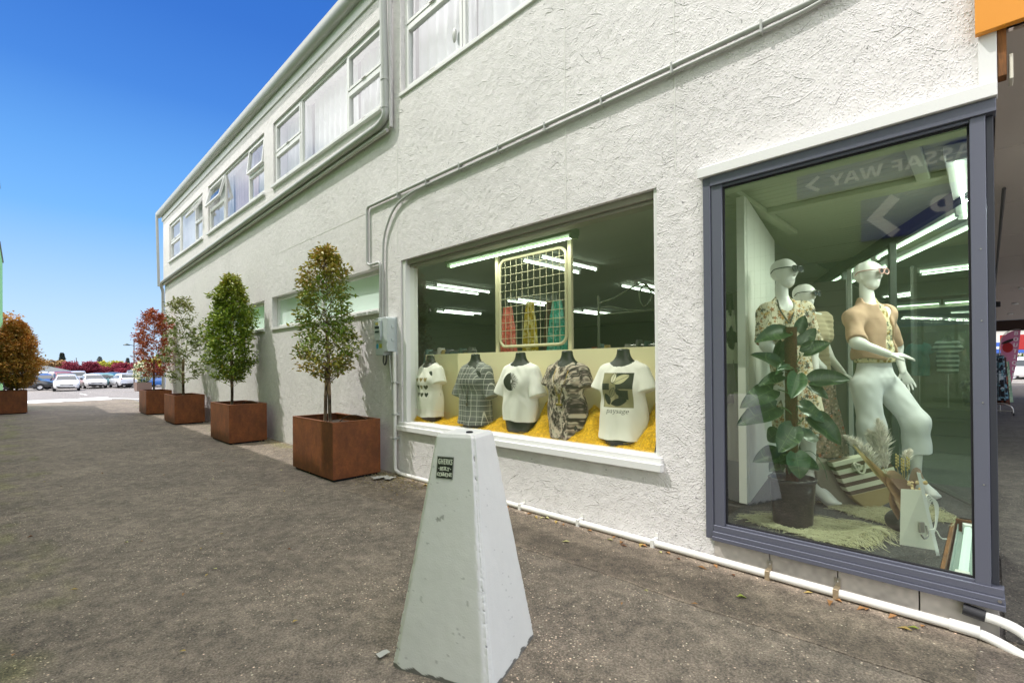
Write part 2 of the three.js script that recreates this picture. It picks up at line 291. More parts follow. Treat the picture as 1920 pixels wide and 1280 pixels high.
// ------------------------------------------------------------------ the white two-storey building
const shop = thing('shop_building', 'white stuccoed two storey shop building with row of upstairs windows', 'building');
const hMid = [-5.2, -1.745, .63, 2.665], hL1 = [-9.6, -5.68, 2.09, 2.665], hL2 = [-12.3, -10.02, 2.09, 2.65], hUR = [-5.17, -1.2, 4.74, 6.4];
const W1 = [-9.4, -5.57, 4.7, 5.87], W2 = [-13.85, -9.88, 4.7, 5.87], W3 = [-18.36, -14.39, 4.7, 5.87];
{
  obj('wall', plate([[-19.25, -.05], [-1.34, -.05], [-1.34, 2.66], [-.02, 2.66], [-.02, 7.4], [-5.36, 7.4], [-5.36, 6.42], [-19.25, 6.42]], [hMid, hL1, hL2, hUR, W1, W2, W3], -.22, 0), M.stucco, shop).userData.label = 'trowelled white stucco side wall';
  // upper storey stands proud of the wall below; its underside falls slightly towards the far end
  obj('upper_wall', plate([[-19.3, 4.09], [-5.4, 4.37], [-5.4, 6.3], [-19.3, 6.3]], [W1, W2, W3], .001, .035), M.stucco, shop);
  const drip = []; for (let i = 0; i < 9; i++) { const x0 = -19.3 + i * 1.545, x1 = x0 + 1.53; const y = x => 4.37 - .0201 * (-5.4 - x); drip.push(cyl([x0, y(x0) - .02, .05], [x1, y(x1) - .02, .05], .026, .026, 10)); }
  for (const d of drip) obj('drip_moulding', d, M.stucco, shop);
  obj('drip_moulding', cyl([-5.335, 4.36, .045], [-5.335, 6.3, .045], .026, .026, 10), M.stucco, shop);
  obj('rear_wall', [bx(-19.25, -.05, -.05, 6.42, -14.2, -14)], M.wallPaint, shop);
  obj('end_wall', [bx(-19.249, -19.03, -.05, 6.42, -14, -.221)], M.wallPaint, shop);
  obj('roof', [bx(-19.35, -5.2, 6.441, 6.47, -14.2, .07), bx(-5.19, -.02, 6.75, 6.9, -14.2, -.221), bx(-5.36, -5.2, 6.47, 7.4, -14, -.221)], std([.3, .3, .3], .8), shop);
  obj('upper_floor', [bx(-19.02, -.06, 2.8, 3.0, -14, -.221)], M.wallPaint, shop);
  obj('street_wall', [bx(-.2, -.021, 3.0, 7.4, -14, -.221), bx(-.2, .0, -.05, 3.0, -14, -10.9)], M.wallPaint, shop);
  // fascia and gutter
  obj('fascia', [bx(-19.4, -5.36, 6.17, 6.4, .036, .06, .004)], M.jamb, shop);
  {
    const s = new THREE.Shape(); s.moveTo(0, .15); s.lineTo(0, 0); s.lineTo(.05, -.012); s.quadraticCurveTo(.125, 0, .13, .09); s.lineTo(.13, .15); s.lineTo(.118, .155); s.lineTo(.118, .09); s.quadraticCurveTo(.11, .015, .05, .005); s.lineTo(.012, .012); s.lineTo(.012, .15);
    const g = new THREE.ExtrudeGeometry(s, { depth: 14.3, bevelEnabled: false }); g.rotateY(-Math.PI / 2); g.translate(0, 0, 0); // x -> z, extrude along -x... 
    const p = g.attributes.position; for (let i = 0; i < p.count; i++) { const x = p.getX(i), z = p.getZ(i); p.setX(i, x); p.setZ(i, z); }
    g.computeBoundingBox(); const bb = g.boundingBox; g.translate(-5.3 - bb.max.x, 6.335, .0615 - bb.min.z);
    obj('gutter', metric(g), M.greyPipe, shop);
  }
  obj('soffit_strip', [bx(-19.4, -5.36, 6.405, 6.44, .001, .06)], M.jamb, shop);
  // downpipe: from the gutter down the edge of the upper storey, along under the windows and round the far corner
  obj('downpipe', pipe([[-5.39, 6.36, .12], [-5.39, 4.5, .085], [-5.54, 4.44, .085], [-19.2, 4.155, .085], [-19.42, 4.06, .08], [-19.46, 3.9, .02], [-19.46, 0, .02]], .047, 14, .1), M.greyPipe, shop);
  obj('downpipe', pipe([[-19.52, 6.4, .17], [-19.52, 4.05, .12]], .04, 12), M.greyPipe, shop);
  for (const x of [-8.2, -10.9, -13.6, -16.3]) obj('pipe_collar', cyl([x, 4.44 - .0208 * (-5.5 - x), .085], [x + .1, 4.442 - .0208 * (-5.5 - x), .085], .05, .05, 14), M.greyPipe, shop);
  obj('pipe_collar', cyl([-5.39, 4.95, .095], [-5.39, 4.99, .095], .053, .051, 14), M.greyPipe, shop);
  obj('pipe_collar', cyl([-5.39, 4.6, .088], [-5.39, 4.68, .088], .052, .05, 14), M.greyPipe, shop);
  // vertical and horizontal plaster joints
  for (const [x, y0, y1] of [[-5.27, 2.75, 4.5], [-2.6, 2.7, 4.66], [-1.6, 2.75, 7]]) obj('plaster_joint', bx(x, x + .008, y0, y1, 0, .0025), M.wallPaint, shop);
  obj('plaster_joint', bx(-9.4, -6.0, 3.44, 3.448, 0, .0025), M.wallPaint, shop);
}

// upstairs windows: columns of sashes and fixed panes, net curtains behind
const netCurtain = phys([.86, .87, .88], .95, { transmission: .35, thickness: 0 }), pinkCurtain = phys([.78, .58, .58], .95, { transmission: .35, thickness: 0 });
function curtain(x0, x1, y0, y1, z, mat, seed, parent) {
  const n = Math.ceil((x1 - x0) / .018), g = new THREE.PlaneGeometry(x1 - x0, y1 - y0, n, 6), p = g.attributes.position, r = noise(seed, 1) * 9;
  for (let i = 0; i < p.count; i++) { const x = p.getX(i), y = p.getY(i); p.setZ(i, .022 * Math.sin(x * 34 + 2.2 * noise(x * 3, seed) + .3 * y) + .016 * noise(x * 9, seed + 4, y * .5)); }
  g.computeVertexNormals(); g.translate((x0 + x1) / 2, (y0 + y1) / 2, z); return obj('curtain', g, mat, parent);
}
function window_(x0, x1, y0, y1, zf, cols, seed, sill = true) {
  // cols: [right edge x, rows (1 or 2), tilt of the top sash in degrees]
  const w = obj('window', frame(x0, x1, y0, y1, zf - .09, zf, .045), M.whitePaint, shop); let a = x0 + .045;
  cols.forEach(([xe, rows, tilt = 0, cm], ci) => {
    const b = ci === cols.length - 1 ? x1 - .045 : xe - .022, t = y0 + (y1 - y0) * .5;
    if (ci < cols.length - 1) obj('mullion', bx(xe - .022, xe + .022, y0 + .045, y1 - .045, zf - .09, zf - .001, .003), M.whitePaint, w);
    const spans = rows === 2 ? [[y0 + .045, t - .02, 0], [t + .02, y1 - .045, tilt]] : [[y0 + .045, y1 - .045, 0]];
    if (rows === 2) obj('transom', bx(a, b, t - .02, t + .02, zf - .09, zf - .002, .003), M.whitePaint, w);
    for (const [c, d, tl] of spans) {
      const opens = rows === 2, wd = opens ? .042 : .016;
      const s = obj('sash', frame(a + .004, b - .004, c + .004, d - .004, zf - .045, zf + (opens ? .008 : -.02), wd), M.whitePaint, w);
      const pn = obj('pane', bx(a + wd, b - wd, c + wd, d - wd, zf - .027, zf - .024), M.clearGlass, w);
      // a thin pane: single sheet
      pn.geometry = metric(new THREE.PlaneGeometry(b - a - 2 * wd + .01, d - c - 2 * wd + .01).translate((a + b) / 2, (c + d) / 2, zf - .026));
      if (opens) obj('catch', bx((a + b) / 2 - .05, (a + b) / 2 + .05, c + .01, c + .022, zf + .008, zf + .02, .003), M.steel, w);
      if (tl) for (const o of [s, pn]) { o.geometry.translate(0, -d, -zf); o.geometry.rotateX(-tl * Math.PI / 180); o.geometry.translate(0, d, zf); }
    }
    curtain(a, b, y0, y1, zf - .2, cm || netCurtain, seed + ci * 3, w);
    a = xe + .022;
  });
  if (sill) obj('sill', bx(x0 - .02, x1 + .03, y0 - .05, y0 - .002, zf - .05, zf + .08, .008), M.whitePaint, w);
  return w;
}
window_(...W1, .0, [[-8.2, 2], [-6.57, 1], [0, 2]], 1).userData.label = 'upstairs window beside the downpipe bend';
window_(...W2, .0, [[-12.55, 2, 14, null], [-10.88, 1, 0, pinkCurtain], [0, 2, 6]], 2).userData.label = 'upstairs window with a pink curtain';
window_(...W3, .0, [[-16.98, 2, 0], [-15.27, 1], [0, 2, 28]], 3).userData.label = 'farthest upstairs window with its top sash open wide';
{
  const w = window_(...hUR, -.06, [[-4.02, 2], [0, 1]], 4); w.userData.label = 'upstairs window cut by the top of the picture';
  obj('stay', bx(-4.13, -4.1, 4.85, 5.2, -.1, -.09, .002), M.whitePaint, w);
  obj('air_vent', [new THREE.SphereGeometry(.05, 16, 10).scale(.7, 1.6, .4).translate(-4.17, 5.0, -.05)], M.greyPipe, w);
}
// upstairs rooms
obj('room_partition', [bx(-19.0, -.22, 3.02, 6.7, -3.2, -3.1)], std([.45, .45, .44], .9), shop);

// narrow ground floor windows with pale boards behind
const obscureGlass = phys([.8, .95, .87], .12, { clearcoat: .6, clearcoatRoughness: .05 }), paleBoard = std([.72, .84, .78], .8);
for (const [h, cols] of [[hL1, [-7.65]], [hL2, [-11.2]]]) {
  const [x0, x1, y0, y1] = h, w = obj('window', frame(x0, x1, y0 + .004, y1, -.17, -.09, .05), M.jamb, shop); w.userData.label = 'narrow ground floor window with pale glass';
  for (const c of cols) obj('mullion', bx(c - .03, c + .03, y0 + .054, y1 - .05, -.17, -.092, .004), M.jamb, w);
  obj('pane', metric(new THREE.PlaneGeometry(x1 - x0 - .08, y1 - y0 - .08).translate((x0 + x1) / 2, (y0 + y1) / 2, -.13)), obscureGlass, w);
  obj('backing_board', bx(x0 - .1, x1 + .1, y0 - .1, y1 + .1, -.26, -.24), paleBoard, w);
  obj('sill', bx(x0 - .02, x1 + .02, y0 - .045, y0 + .003, -.09, .03, .006), M.whitePaint, w);
}

// wide display window in the middle of the wall
{
  const [x0, x1, y0, y1] = hMid, w = obj('shop_window', [bx(x0, x0 + .075, y0, y1, -.2, -.02, .006), bx(x1 - .035, x1, y0, y1, -.2, -.015, .006), bx(x0 + .075, x1 - .035, y0, y0 + .035, -.2, -.03, .004)], M.whitePaint, shop);
  w.userData.label = 'wide display window with five dressed busts';
  obj('head', [bx(x0 + .075, x1 - .035, y1 - .055, y1 - .001, -.2, -.045, .004), bx(x0 + .075, x1 - .035, y1 - .085, y1 - .057, -.2, -.075, .004)], std([.32, .3, .25], .6), w);
  obj('pane', metric(new THREE.PlaneGeometry(x1 - x0 - .1, y1 - y0 - .1).translate((x0 + x1) / 2 + .02, (y0 + y1) / 2 - .02, -.085)), M.glass, w);
  obj('sill', [bx(x0 - .06, x1 + .04, y0 - .075, y0 - .012, -.02, .05, .008), bx(x0 - .04, x1 + .03, y0 - .012, y0 + .03, -.03, .022, .006)], M.whitePaint, w);
  obj('window_seat', [bx(x0 - .1, x1 + .1, .55, .645, -.5, -.221)], std([.5, .46, .36], .8), w);
  obj('display_board', [bx(x0 - .1, x1 + .1, .2, 1.5, -.46, -.435)], std([.84, .77, .5], .75), w).userData.label = 'cream board behind the busts';
}

// corner display window in grey aluminium
const DF = .27; // display floor
{
  const w = obj('corner_window', [
    bx(-1.385, -1.335, .165, 2.615, -.03, .035, .003), bx(-1.334, -1.262, .262, 2.555, -.03, .026, .003),
    bx(-1.334, .04, 2.552, 2.615, -.05, .04, .003), bx(-1.262, -.055, 2.535, 2.551, -.04, .018, .002),
    bx(-1.334, .05, .165, .192, -.03, .062, .003), bx(-1.334, .048, .193, .222, -.03, .05, .003), bx(-1.334, .046, .223, .262, -.03, .036, .003), bx(-1.262, -.055, .2625, .276, -.03, .018, .002),
    bx(-.055, .002, .262, 2.551, -.06, .026, .003)], M.darkAlu, shop);
  w.userData.label = 'corner display window in grey aluminium frame';
  obj('post', bx(.003, .03, .262, 2.551, -.09, -.012, .003), std([.045, .048, .06], .5), w);
  obj('rivet', new THREE.CylinderGeometry(.007, .007, .004, 12).rotateX(Math.PI / 2).translate(.03, .208, .053), M.steel, w);
  for (const y of [.75, 1.15, 1.55, 1.9]) obj('rivet', new THREE.CylinderGeometry(.0035, .0035, .003, 8).rotateX(Math.PI / 2).translate(-.02, y, .0275), M.steel, w);
  obj('gasket', frame(-1.264, -.053, .274, 2.537, -.012, .006, .012), M.blackGap, w);
  obj('pane', metric(new THREE.PlaneGeometry(1.21, 2.27).translate(-.6585, 1.405, -.004)), M.glassGreen, w);
  obj('head_trim', [bx(-1.41, .045, 2.618, 2.685, 0, .062, .004), bx(-1.41, .045, 2.686, 2.7, 0, .03, .003)], M.whitePaint, w);
  // street side: straight pane, then the splayed pane into the entrance
  obj('street_pane', metric(new THREE.PlaneGeometry(1.5, 2.27).rotateY(Math.PI / 2).translate(-.012, 1.405, -.82)), M.glassGreen, w);
  obj('street_rail', [bx(-.05, .03, .165, .262, -1.6, -.065, .003), bx(-.05, .03, 2.552, 2.7, -1.6, -.065, .003), bx(-.05, .03, .262, 2.552, -1.62, -1.57, .003)], M.darkAlu, w);
  const dir = V(-.41, 0, -.912), L = 4.95, ang = Math.atan2(-dir.z, dir.x), T = (g) => { g.rotateY(ang); g.translate(-.04, 0, -1.62); return g; };
  const rail = []; rail.push(T(bx(0, L, .02, .275, -.035, .035, .003)), T(bx(0, L, 2.6, 2.8, -.035, .035, .003))); for (const a of [1.6, 3.3, 4.9]) rail.push(T(bx(a, a + .05, .275, 2.6, -.03, .03, .003)));
  obj('entrance_frame', rail, std([.03, .035, .035], .5), w);
  for (const [a, b] of [[.0, 1.6], [1.65, 3.3], [3.35, 4.9]]) obj('entrance_pane', metric(T(new THREE.PlaneGeometry(b - a, 2.33).translate((a + b) / 2, 1.437, 0))), M.glassGreen, w);
  // concrete base blocks
  const blk = (() => { const a = tileNoise(91, 40), b = tileNoise(92, 7); const t = tex(256, 256, (u, v) => { const k = .68 + .09 * (a(u, v) - .5) + .14 * (b(u, v) - .5); return [k * .98, k * .94, k * .9]; }); return std(0xffffff, .9, { map: t }); })();
  for (const [a, b] of [[-1.338, -.995], [-.989, -.634], [-.628, -.272], [-.266, .028]]) obj('base_block', bx(a, b, -.05, .163, -.06, .012, .003), blk, shop);
  obj('base_backing', bx(-1.339, .02, -.05, .15, -.2, -.061), M.blackGap, shop);
  obj('base_block', bx(-.08, .026, -.05, .163, -1.62, -.061), blk, shop);
}

// white beam end, raw timber edge and verandah at the street corner
{
  obj('beam_end', [bx(-.02, .045, 2.702, 3.0, -.05, .018, .004)], M.whitePaint, shop);
  obj('timber_edge', [bx(.046, .078, 2.72, 2.98, -.06, .012, .004)], M.rawWood, shop);
  obj('cover_strip', [bx(.085, .1, 2.7, 2.82, -.1, .0, .004)], std([.7, .66, .55], .6), shop);
  const v = thing('street_verandah', 'verandah over the footpath with bright orange end board', 'verandah', [0, 0, 0]);
  obj('fascia_board', bx(-.03, 3.5, 2.94, 4.1, .02, .06, .003), std([.72, .28, .022], .5), v).userData.label = 'orange end board';
  obj('fascia_board', bx(3.46, 3.5, 2.94, 4.1, -24, .0195, .003), std([.72, .28, .022], .5), v);
  obj('roof', bx(.0, 3.46, 3.95, 4.0, -24, .015), std([.3, .3, .3], .7), v);
  for (let i = 0; i < 13; i++) obj('soffit_panel', bx(.05, 3.44, 2.965, 2.985, -.09 - i * 1.83 - 1.815, -.09 - i * 1.83, .004), std([.62, .56, .51], .85), v);
  for (let i = 0; i < 5; i++) { const l = obj('soffit_light', lathe([[0, 0], [.06, 0], [.07, .02], [.07, .05], [0, .05]], 20).translate(.55, 2.915, -4 - i * 4), M.whitePaint, v); }
  obj('conduit', pipe([[.12, 2.93, -3], [.12, 2.93, -12]], .015, 8), std([.1, .1, .1], .7), v);
  obj('cross_beam', bx(.05, 3.45, 2.55, 2.96, -24.1, -23.8), std([.045, .025, .018], .8), v);
}

// ------------------------------------------------------------------ inside the shop
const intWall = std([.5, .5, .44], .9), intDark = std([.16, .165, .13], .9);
{
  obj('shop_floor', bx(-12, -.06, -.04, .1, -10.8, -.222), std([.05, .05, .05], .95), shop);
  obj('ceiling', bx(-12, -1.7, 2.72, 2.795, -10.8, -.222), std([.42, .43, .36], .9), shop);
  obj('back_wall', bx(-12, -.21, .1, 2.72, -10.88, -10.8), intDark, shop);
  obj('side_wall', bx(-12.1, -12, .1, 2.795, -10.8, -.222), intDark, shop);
  // ceiling of the corner display: narrow boards and a cornice
  const boardMat = std([.4, .42, .3], .7);
  for (let i = 0; i < 40; i++) obj('ceiling_board', bx(-1.7, -.022, 2.7, 2.716, -.235 - i * .098 - .094, -.235 - i * .098, .003), boardMat, shop);
  obj('display_ceiling', bx(-1.7, -.022, 2.717, 2.795, -4.4, -.222), boardMat, shop);
  obj('cornice', [bx(-1.42, -.06, 2.555, 2.698, -.22, -.12, .01), bx(-1.36, -.06, 2.64, 2.699, -.3, -.221, .02)], boardMat, shop);
  obj('ceiling_batten', [bx(-1.44, -1.36, 2.655, 2.699, -2.2, -.302, .008)], boardMat, shop);
  obj('ceiling_batten', [bx(-1.36, -.04, 2.655, 2.699, -1.32, -1.24, .008)], boardMat, shop);
  obj('ceiling_batten', [bx(-.36, -.28, 2.655, 2.699, -1.24, -.302, .008)], boardMat, shop);
  // carpeted display floor with a cut-out for the lamp on the floor by the glass
  const carpet = (() => { const a = tileNoise(95, 200), b = tileNoise(96, 60); const t = tex(512, 512, (u, v) => { const k = .25 + .3 * (a(u, v) - .5) + .1 * (b(u, v) - .5); return [k, k, k * 1.02]; }); t.repeat.set(2, 2); return std(0xffffff, 1, { map: t, bumpMap: t, bumpScale: .006 }); })();
  obj('display_floor', [bx(-1.33, -.19, .12, DF, -4.3, -.03), bx(-.19, -.03, .12, DF, -4.3, -1.26), bx(-.19, -.03, .12, .16, -1.26, -.03)], carpet, shop);
  obj('recess_lining', [bx(-.188, -.17, .16, DF + .004, -1.255, -.05, .002), bx(-.17, -.03, .16, DF - .01, -1.258, -1.24, .002), bx(-.17, -.032, .1605, .165, -1.24, -.05)], M.rawWood, shop);
  // white side partition in boards
  const part = std([.72, .71, .66], .6);
  { const a = V(-1.345, 0, -.64), b = V(-1.61, 0, -2.25), n = 5; for (let i = 0; i < n; i++) { const p = a.clone().lerp(b, i / n), l = a.distanceTo(b) / n, g = bx(.004, l - .004, DF, 2.64, -.02, .02, .003); g.rotateY(Math.atan2(-(b.z - a.z), b.x - a.x)); g.translate(p.x, 0, p.z); obj('partition_board', g, part, shop); } }
  obj('partition_post', bx(-1.385, -1.325, DF, 2.64, -.635, -.585, .004), part, shop);
  obj('partition_post', bx(-1.13, -1.09, DF, 2.4, -3.3, -3.26, .004), std([.3, .3, .28], .6), shop);
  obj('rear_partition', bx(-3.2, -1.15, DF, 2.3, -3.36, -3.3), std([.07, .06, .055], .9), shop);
  // entrance recess and the neighbouring shop window across it
  obj('entrance_floor', bx(-2.4, .02, -.04, .012, -10.3, -1.64), std([.17, .18, .18], .55), shop);
  obj('entrance_ceiling', bx(-1.7, -.03, 2.74, 2.795, -10.3, -4.41), std([.2, .24, .2], .8), shop);
}
{
  const n = thing('neighbour_shopfront', 'dim neighbouring shop front seen through the corner window glass', 'shop front', [0, 0, -10.3]);
  obj('plinth', bx(-2.4, 0, .012, .36, -.1, .06, .01), std([.04, .05, .05], .7), n);
  obj('pane', metric(new THREE.PlaneGeometry(2.3, 2.3).translate(-1.2, 1.52, .02)), M.glassGreen, n);
  obj('fascia', bx(-2.4, 0, 2.12, 2.5, -.02, .0, .003), std([.03, .11, .3], .6), n);  // blue band painted in for a street reflection in the glass
  obj('orange_reflection', bx(-2.4, 0, 1.6, 1.72, -.55, -.53), std([.4, .19, .05], .7), n);  // reflected orange of the street, built as a coloured bar
  obj('poster', bx(-2.0, -1.2, 1.75, 2.1, -.52, -.5), std([.3, .07, .2], .7), n);
}

// ------------------------------------------------------------------ lime green building behind the camera and along the alley
{
  const lime = std([.27, .44, .17], .65), b = thing('green_building', 'lime green clad building along the left edge of the alley', 'building', [-10, 0, 3.8]);
  const boards = [], N = 36; for (let i = 0; i < N; i++) boards.push(bx(-12, 10.6, .16 + i * .19, .16 + i * .19 + .186, .012, .06, .004));
  obj('cladding', boards, lime, b).userData.kind = 'stuff';
  obj('wall', bx(-12, 10.6, -.05, 7.0, .061, 8), lime, b);
  obj('parapet', bx(.6, 10.6, 7.001, 8.5, .02, 8), lime, b);  // unseen extra height, added to keep the alley ground in shade
  obj('capping', bx(-12.02, .6, 7.001, 7.08, -.03, 8.05, .01), std([.1, .11, .12], .6), b);
  obj('annexe', bx(-16, -12.001, -.05, 5.3, -.0, 6), std([.3, .74, .17], .5), b);
  obj('annexe_capping', bx(-16.04, -12, 5.3, 5.36, -.03, 6.04, .01), std([.12, .13, .13], .6), b);
  // street side: blue shop fascia with an orange band
}
// ------------------------------------------------------------------ foliage
// one leaf: two halves folded along the midrib; appended to flat arrays
function leafInto(P, C, N, p, dir, nrm, len, wid, col, fold = .25) {
  const side = new THREE.Vector3().crossVectors(dir, nrm).normalize(), up = new THREE.Vector3().crossVectors(side, dir).normalize();
  const at = (a, s, h) => [p.x + dir.x * a + side.x * s + up.x * h, p.y + dir.y * a + side.y * s + up.y * h, p.z + dir.z * a + side.z * s + up.z * h];
  const A = at(0, 0, 0), B = at(len, 0, -.12 * len), L = at(len * .45, wid / 2, fold * wid), R = at(len * .45, -wid / 2, fold * wid);
  for (const [t, s] of [[[A, L, B], 1], [[A, B, R], -1]]) for (const v of t) { P.push(...v); C.push(...col); N.push(up.x - side.x * s * .35, up.y - side.y * s * .35, up.z - side.z * s * .35); }
}
function leafGeo(P, C, N) { const g = new THREE.BufferGeometry(); g.setAttribute('position', new THREE.Float32BufferAttribute(P, 3)); g.setAttribute('normal', new THREE.Float32BufferAttribute(N, 3)); g.setAttribute('uv', new THREE.Float32BufferAttribute(new Float32Array(P.length / 3 * 2), 2)); g.setAttribute('color', new THREE.Float32BufferAttribute(C, 3)); return g; }
// crown in a profile: radius(t) for t from 0 (bottom) to 1 (top); twigs run out from the stem and carry leaves
function crown({ seed, y0, y1, radius, twigs, perTwig, len, colour, gap = .3, lean = [0, 0], trunkR = .022, base = 0, hollow = 0, fork = false }) {
  const r = rng(seed), P = [], C = [], N = [], wood = [], cx = y => lean[0] * (y - base), cz = y => lean[1] * (y - base);
  for (let i = 0; i < twigs; i++) {
    const t = Math.pow(r(), .9), y = lerp(y0, y1, t), a = r() * 6.283, clump = .5 + .9 * noise(Math.cos(a) * 1.6 + seed, y * 3.2, Math.sin(a) * 1.6);
    if (clump < gap * r() * 1.6) continue;
    const R = radius(t) * lerp(.55, 1.06, Math.pow(r(), .45)) * (.62 + .62 * clump), ri = R * lerp(hollow, .75, r());
    const tip = V(cx(y) + Math.cos(a) * R, y + .05 * (r() - .3), cz(y) + Math.sin(a) * R), from = V(cx(y) + Math.cos(a) * ri * .6, y - .1 - .1 * r() + .04, cz(y) + Math.sin(a) * ri * .6);
    if (i % 4 === 0) wood.push(cyl(V(cx(y - .16), Math.max(base, y - .2), cz(y - .16)).toArray(), tip.toArray(), .005, .0015, 3));
    for (let k = 0; k < perTwig; k++) {
      const q = r(), p = from.clone().lerp(tip, .35 + .65 * q).add(V((r() - .5) * .085, (r() - .5) * .085, (r() - .5) * .085));
      const d = V(Math.cos(a) * .6 + (r() - .5) * 1.5, (r() - .35) * 1.3, Math.sin(a) * .6 + (r() - .5) * 1.5).normalize(), n = V((r() - .5) * 1.2 + Math.cos(a) * .4, .6 + r(), (r() - .5) * 1.2 + Math.sin(a) * .4).normalize();
      const L = len * lerp(.65, 1.15, r()); leafInto(P, C, N, p, d, n, L, L * lerp(.42, .6, r()), colour(t, r, clump, R), .2 + .2 * r());
    }
  }
  return { leaves: leafGeo(P, C, N), wood };
}
const mixc = (a, b, t) => [lerp(a[0], b[0], t), lerp(a[1], b[1], t), lerp(a[2], b[2], t)];
// tree in a rusted steel planter: the planter is one thing, the tree standing in it another
function planter(label, x, z, w = 1.18, d = .62, h = .695, y = 0, mat = M.corten) {
  const t = thing('planter_box', label, 'planter', [x, y, z], 0, 'rusted steel planter boxes along the alley'), k = .006, i = .035;
  const a = w / 2, b = d / 2;
  obj('front_panel', bx(-a, a, .03, h, b - k, b, .002), mat, t); obj('back_panel', bx(-a, a, .03, h, -b, -b + k, .002), mat, t);
  obj('end_panel', bx(a - k, a, .03, h, -b + k, b - k, .002), mat, t); obj('end_panel', bx(-a, -a + k, .03, h, -b + k, b - k, .002), mat, t);
  obj('rim', [bx(-a + .001, a - .001, h - .012, h + .003, b - i, b + .002, .003), bx(-a + .001, a - .001, h - .012, h + .003, -b - .002, -b + i, .003), bx(a - i, a + .002, h - .012, h + .003, -b + i, b - i, .003), bx(-a - .002, -a + i, h - .012, h + .003, -b + i, b - i, .003)], mat, t);
  obj('base', bx(-a + .03, a - .03, 0, .03, -b + .03, b - .03), M.blackGap, t);
  const s = new THREE.PlaneGeometry(w - .03, d - .03, 14, 8); s.rotateX(-Math.PI / 2); const p = s.attributes.position; for (let q = 0; q < p.count; q++) p.setY(q, h - .09 + .03 * noise(p.getX(q) * 7 + x, p.getZ(q) * 7)); s.computeVertexNormals(); obj('soil', s, M.soil, t);
  return t;
}
function pottedTree(label, pos, o) {
  const t = thing('potted_tree', label, 'tree', pos, 0, 'small trees in the planter boxes'), { leaves, wood } = crown(o), tr = [];
  const st = o.stems || [[0, 0, o.y0 + .5]], r = rng(o.seed + 99);
  for (const [sx, sz, top] of st) { const pts = []; for (let k = 0; k <= 6; k++) { const y = lerp(-.05, top, k / 6); pts.push([sx * (1 - k / 9) + (o.lean?.[0] || 0) * y + (r() - .5) * .012, y, sz * (1 - k / 9) + (o.lean?.[1] || 0) * y + (r() - .5) * .012]); } const c = tube(pts, o.trunkR || .024, 18, 8); tr.push(c); }
  tr.forEach(g => obj('trunk', metric(g.toNonIndexed()), M.bark, t));
  const b = obj('branches', wood, M.bark, t); b.userData.kind = 'stuff';
  const c = obj('crown', leaves, M.leaf, t); c.userData.kind = 'stuff';
  return t;
}
const G1 = [.075, .15, .02], G2 = [.17, .26, .035], YO = [.42, .32, .05], RU = [.34, .12, .035], RB = [.14, .035, .025];
const egg = (R, b = .55) => t => R * Math.pow(Math.sin(Math.PI * clamp(.12 + .86 * Math.pow(1 - t, .0 + b))), .55) * (t > .55 ? lerp(1, .62, (t - .55) / .45) : 1);
const prof = pts => t => { let k = 0; while (k < pts.length - 2 && t > pts[k + 1][0]) k++; return lerp(pts[k][1], pts[k + 1][1], clamp((t - pts[k][0]) / (pts[k + 1][0] - pts[k][0]))); };
const PH = .62; // soil level
planter('nearest rusted steel planter box, beside the electricity meter', -6.03, .47);
planter('second rusted steel planter box, under the full green tree', -10.02, .47);
planter('third rusted steel planter box, under the thin grey green tree', -14.3, .47);
planter('farthest rusted steel planter box against the white wall, under the red tree', -17.87, .49);
planter('rusted steel planter box on the left side of the alley', -21.55, 3.5);
pottedTree('tree with yellow green leaves turning rust at the top, beside the meter', [-6.1, PH, .5], { seed: 3, y0: .62, y1: 2.28, lean: [-.045, .01], radius: prof([[0, .1], [.06, .34], [.2, .44], [.4, .4], [.62, .36], [.82, .3], [.95, .17], [1, .05]]), twigs: 560, perTwig: 10, len: .068, gap: .32, trunkR: .023, stems: [[.0, 0, 1.2], [-.07, .04, .72]], base: .2,
  colour: (t, r, c) => mixc(mixc(G1, G2, r()), mixc(YO, RU, r()), clamp(.24 + .5 * Math.max(0, t - .62) * 2.2 + .5 * (r() - .55) + .35 * Math.max(0, .22 - t) * 3 + .5 * (c - .6))) });
// a few straggling lower twigs of that tree
pottedTree('full tree with glossy dark green leaves in the second planter', [-10.36, PH, .48], { seed: 14, y0: .52, y1: 2.5, radius: prof([[0, .2], [.07, .38], [.25, .45], [.5, .4], [.72, .34], [.88, .23], [1, .06]]), twigs: 860, perTwig: 12, len: .075, gap: .16, trunkR: .026, base: .2,
  colour: (t, r, c) => mixc(mixc([.08, .15, .018], [.3, .38, .045], r()), mixc(YO, RU, r() * .7), clamp(.03 + .75 * Math.max(0, t - .68) * (.5 + r()) + (r() > .93 ? .5 : 0))) });
pottedTree('thin tree with sparse grey green leaves in the third planter', [-14.35, PH, .48], { seed: 21, y0: .45, y1: 2.48, radius: prof([[0, .3], [.12, .56], [.3, .5], [.5, .4], [.65, .36], [.8, .4], [1, .14]]), twigs: 430, perTwig: 9, len: .085, gap: .55, trunkR: .03, base: .15,
  colour: (t, r, c) => mixc(mixc([.08, .13, .03], [.24, .3, .1], r()), [.32, .2, .08], clamp(.25 * r() + .4 * Math.max(0, t - .6))) });
pottedTree('tree with rust red leaves in the farthest planter by the wall', [-18.0, PH, .5], { seed: 33, y0: .5, y1: 2.5, radius: prof([[0, .22], [.1, .48], [.3, .52], [.55, .5], [.75, .42], [.92, .25], [1, .08]]), twigs: 560, perTwig: 10, len: .085, gap: .35, trunkR: .026, base: .2,
  colour: (t, r, c) => mixc([.3, .06, .03], [.4, .16, .06], r()) });
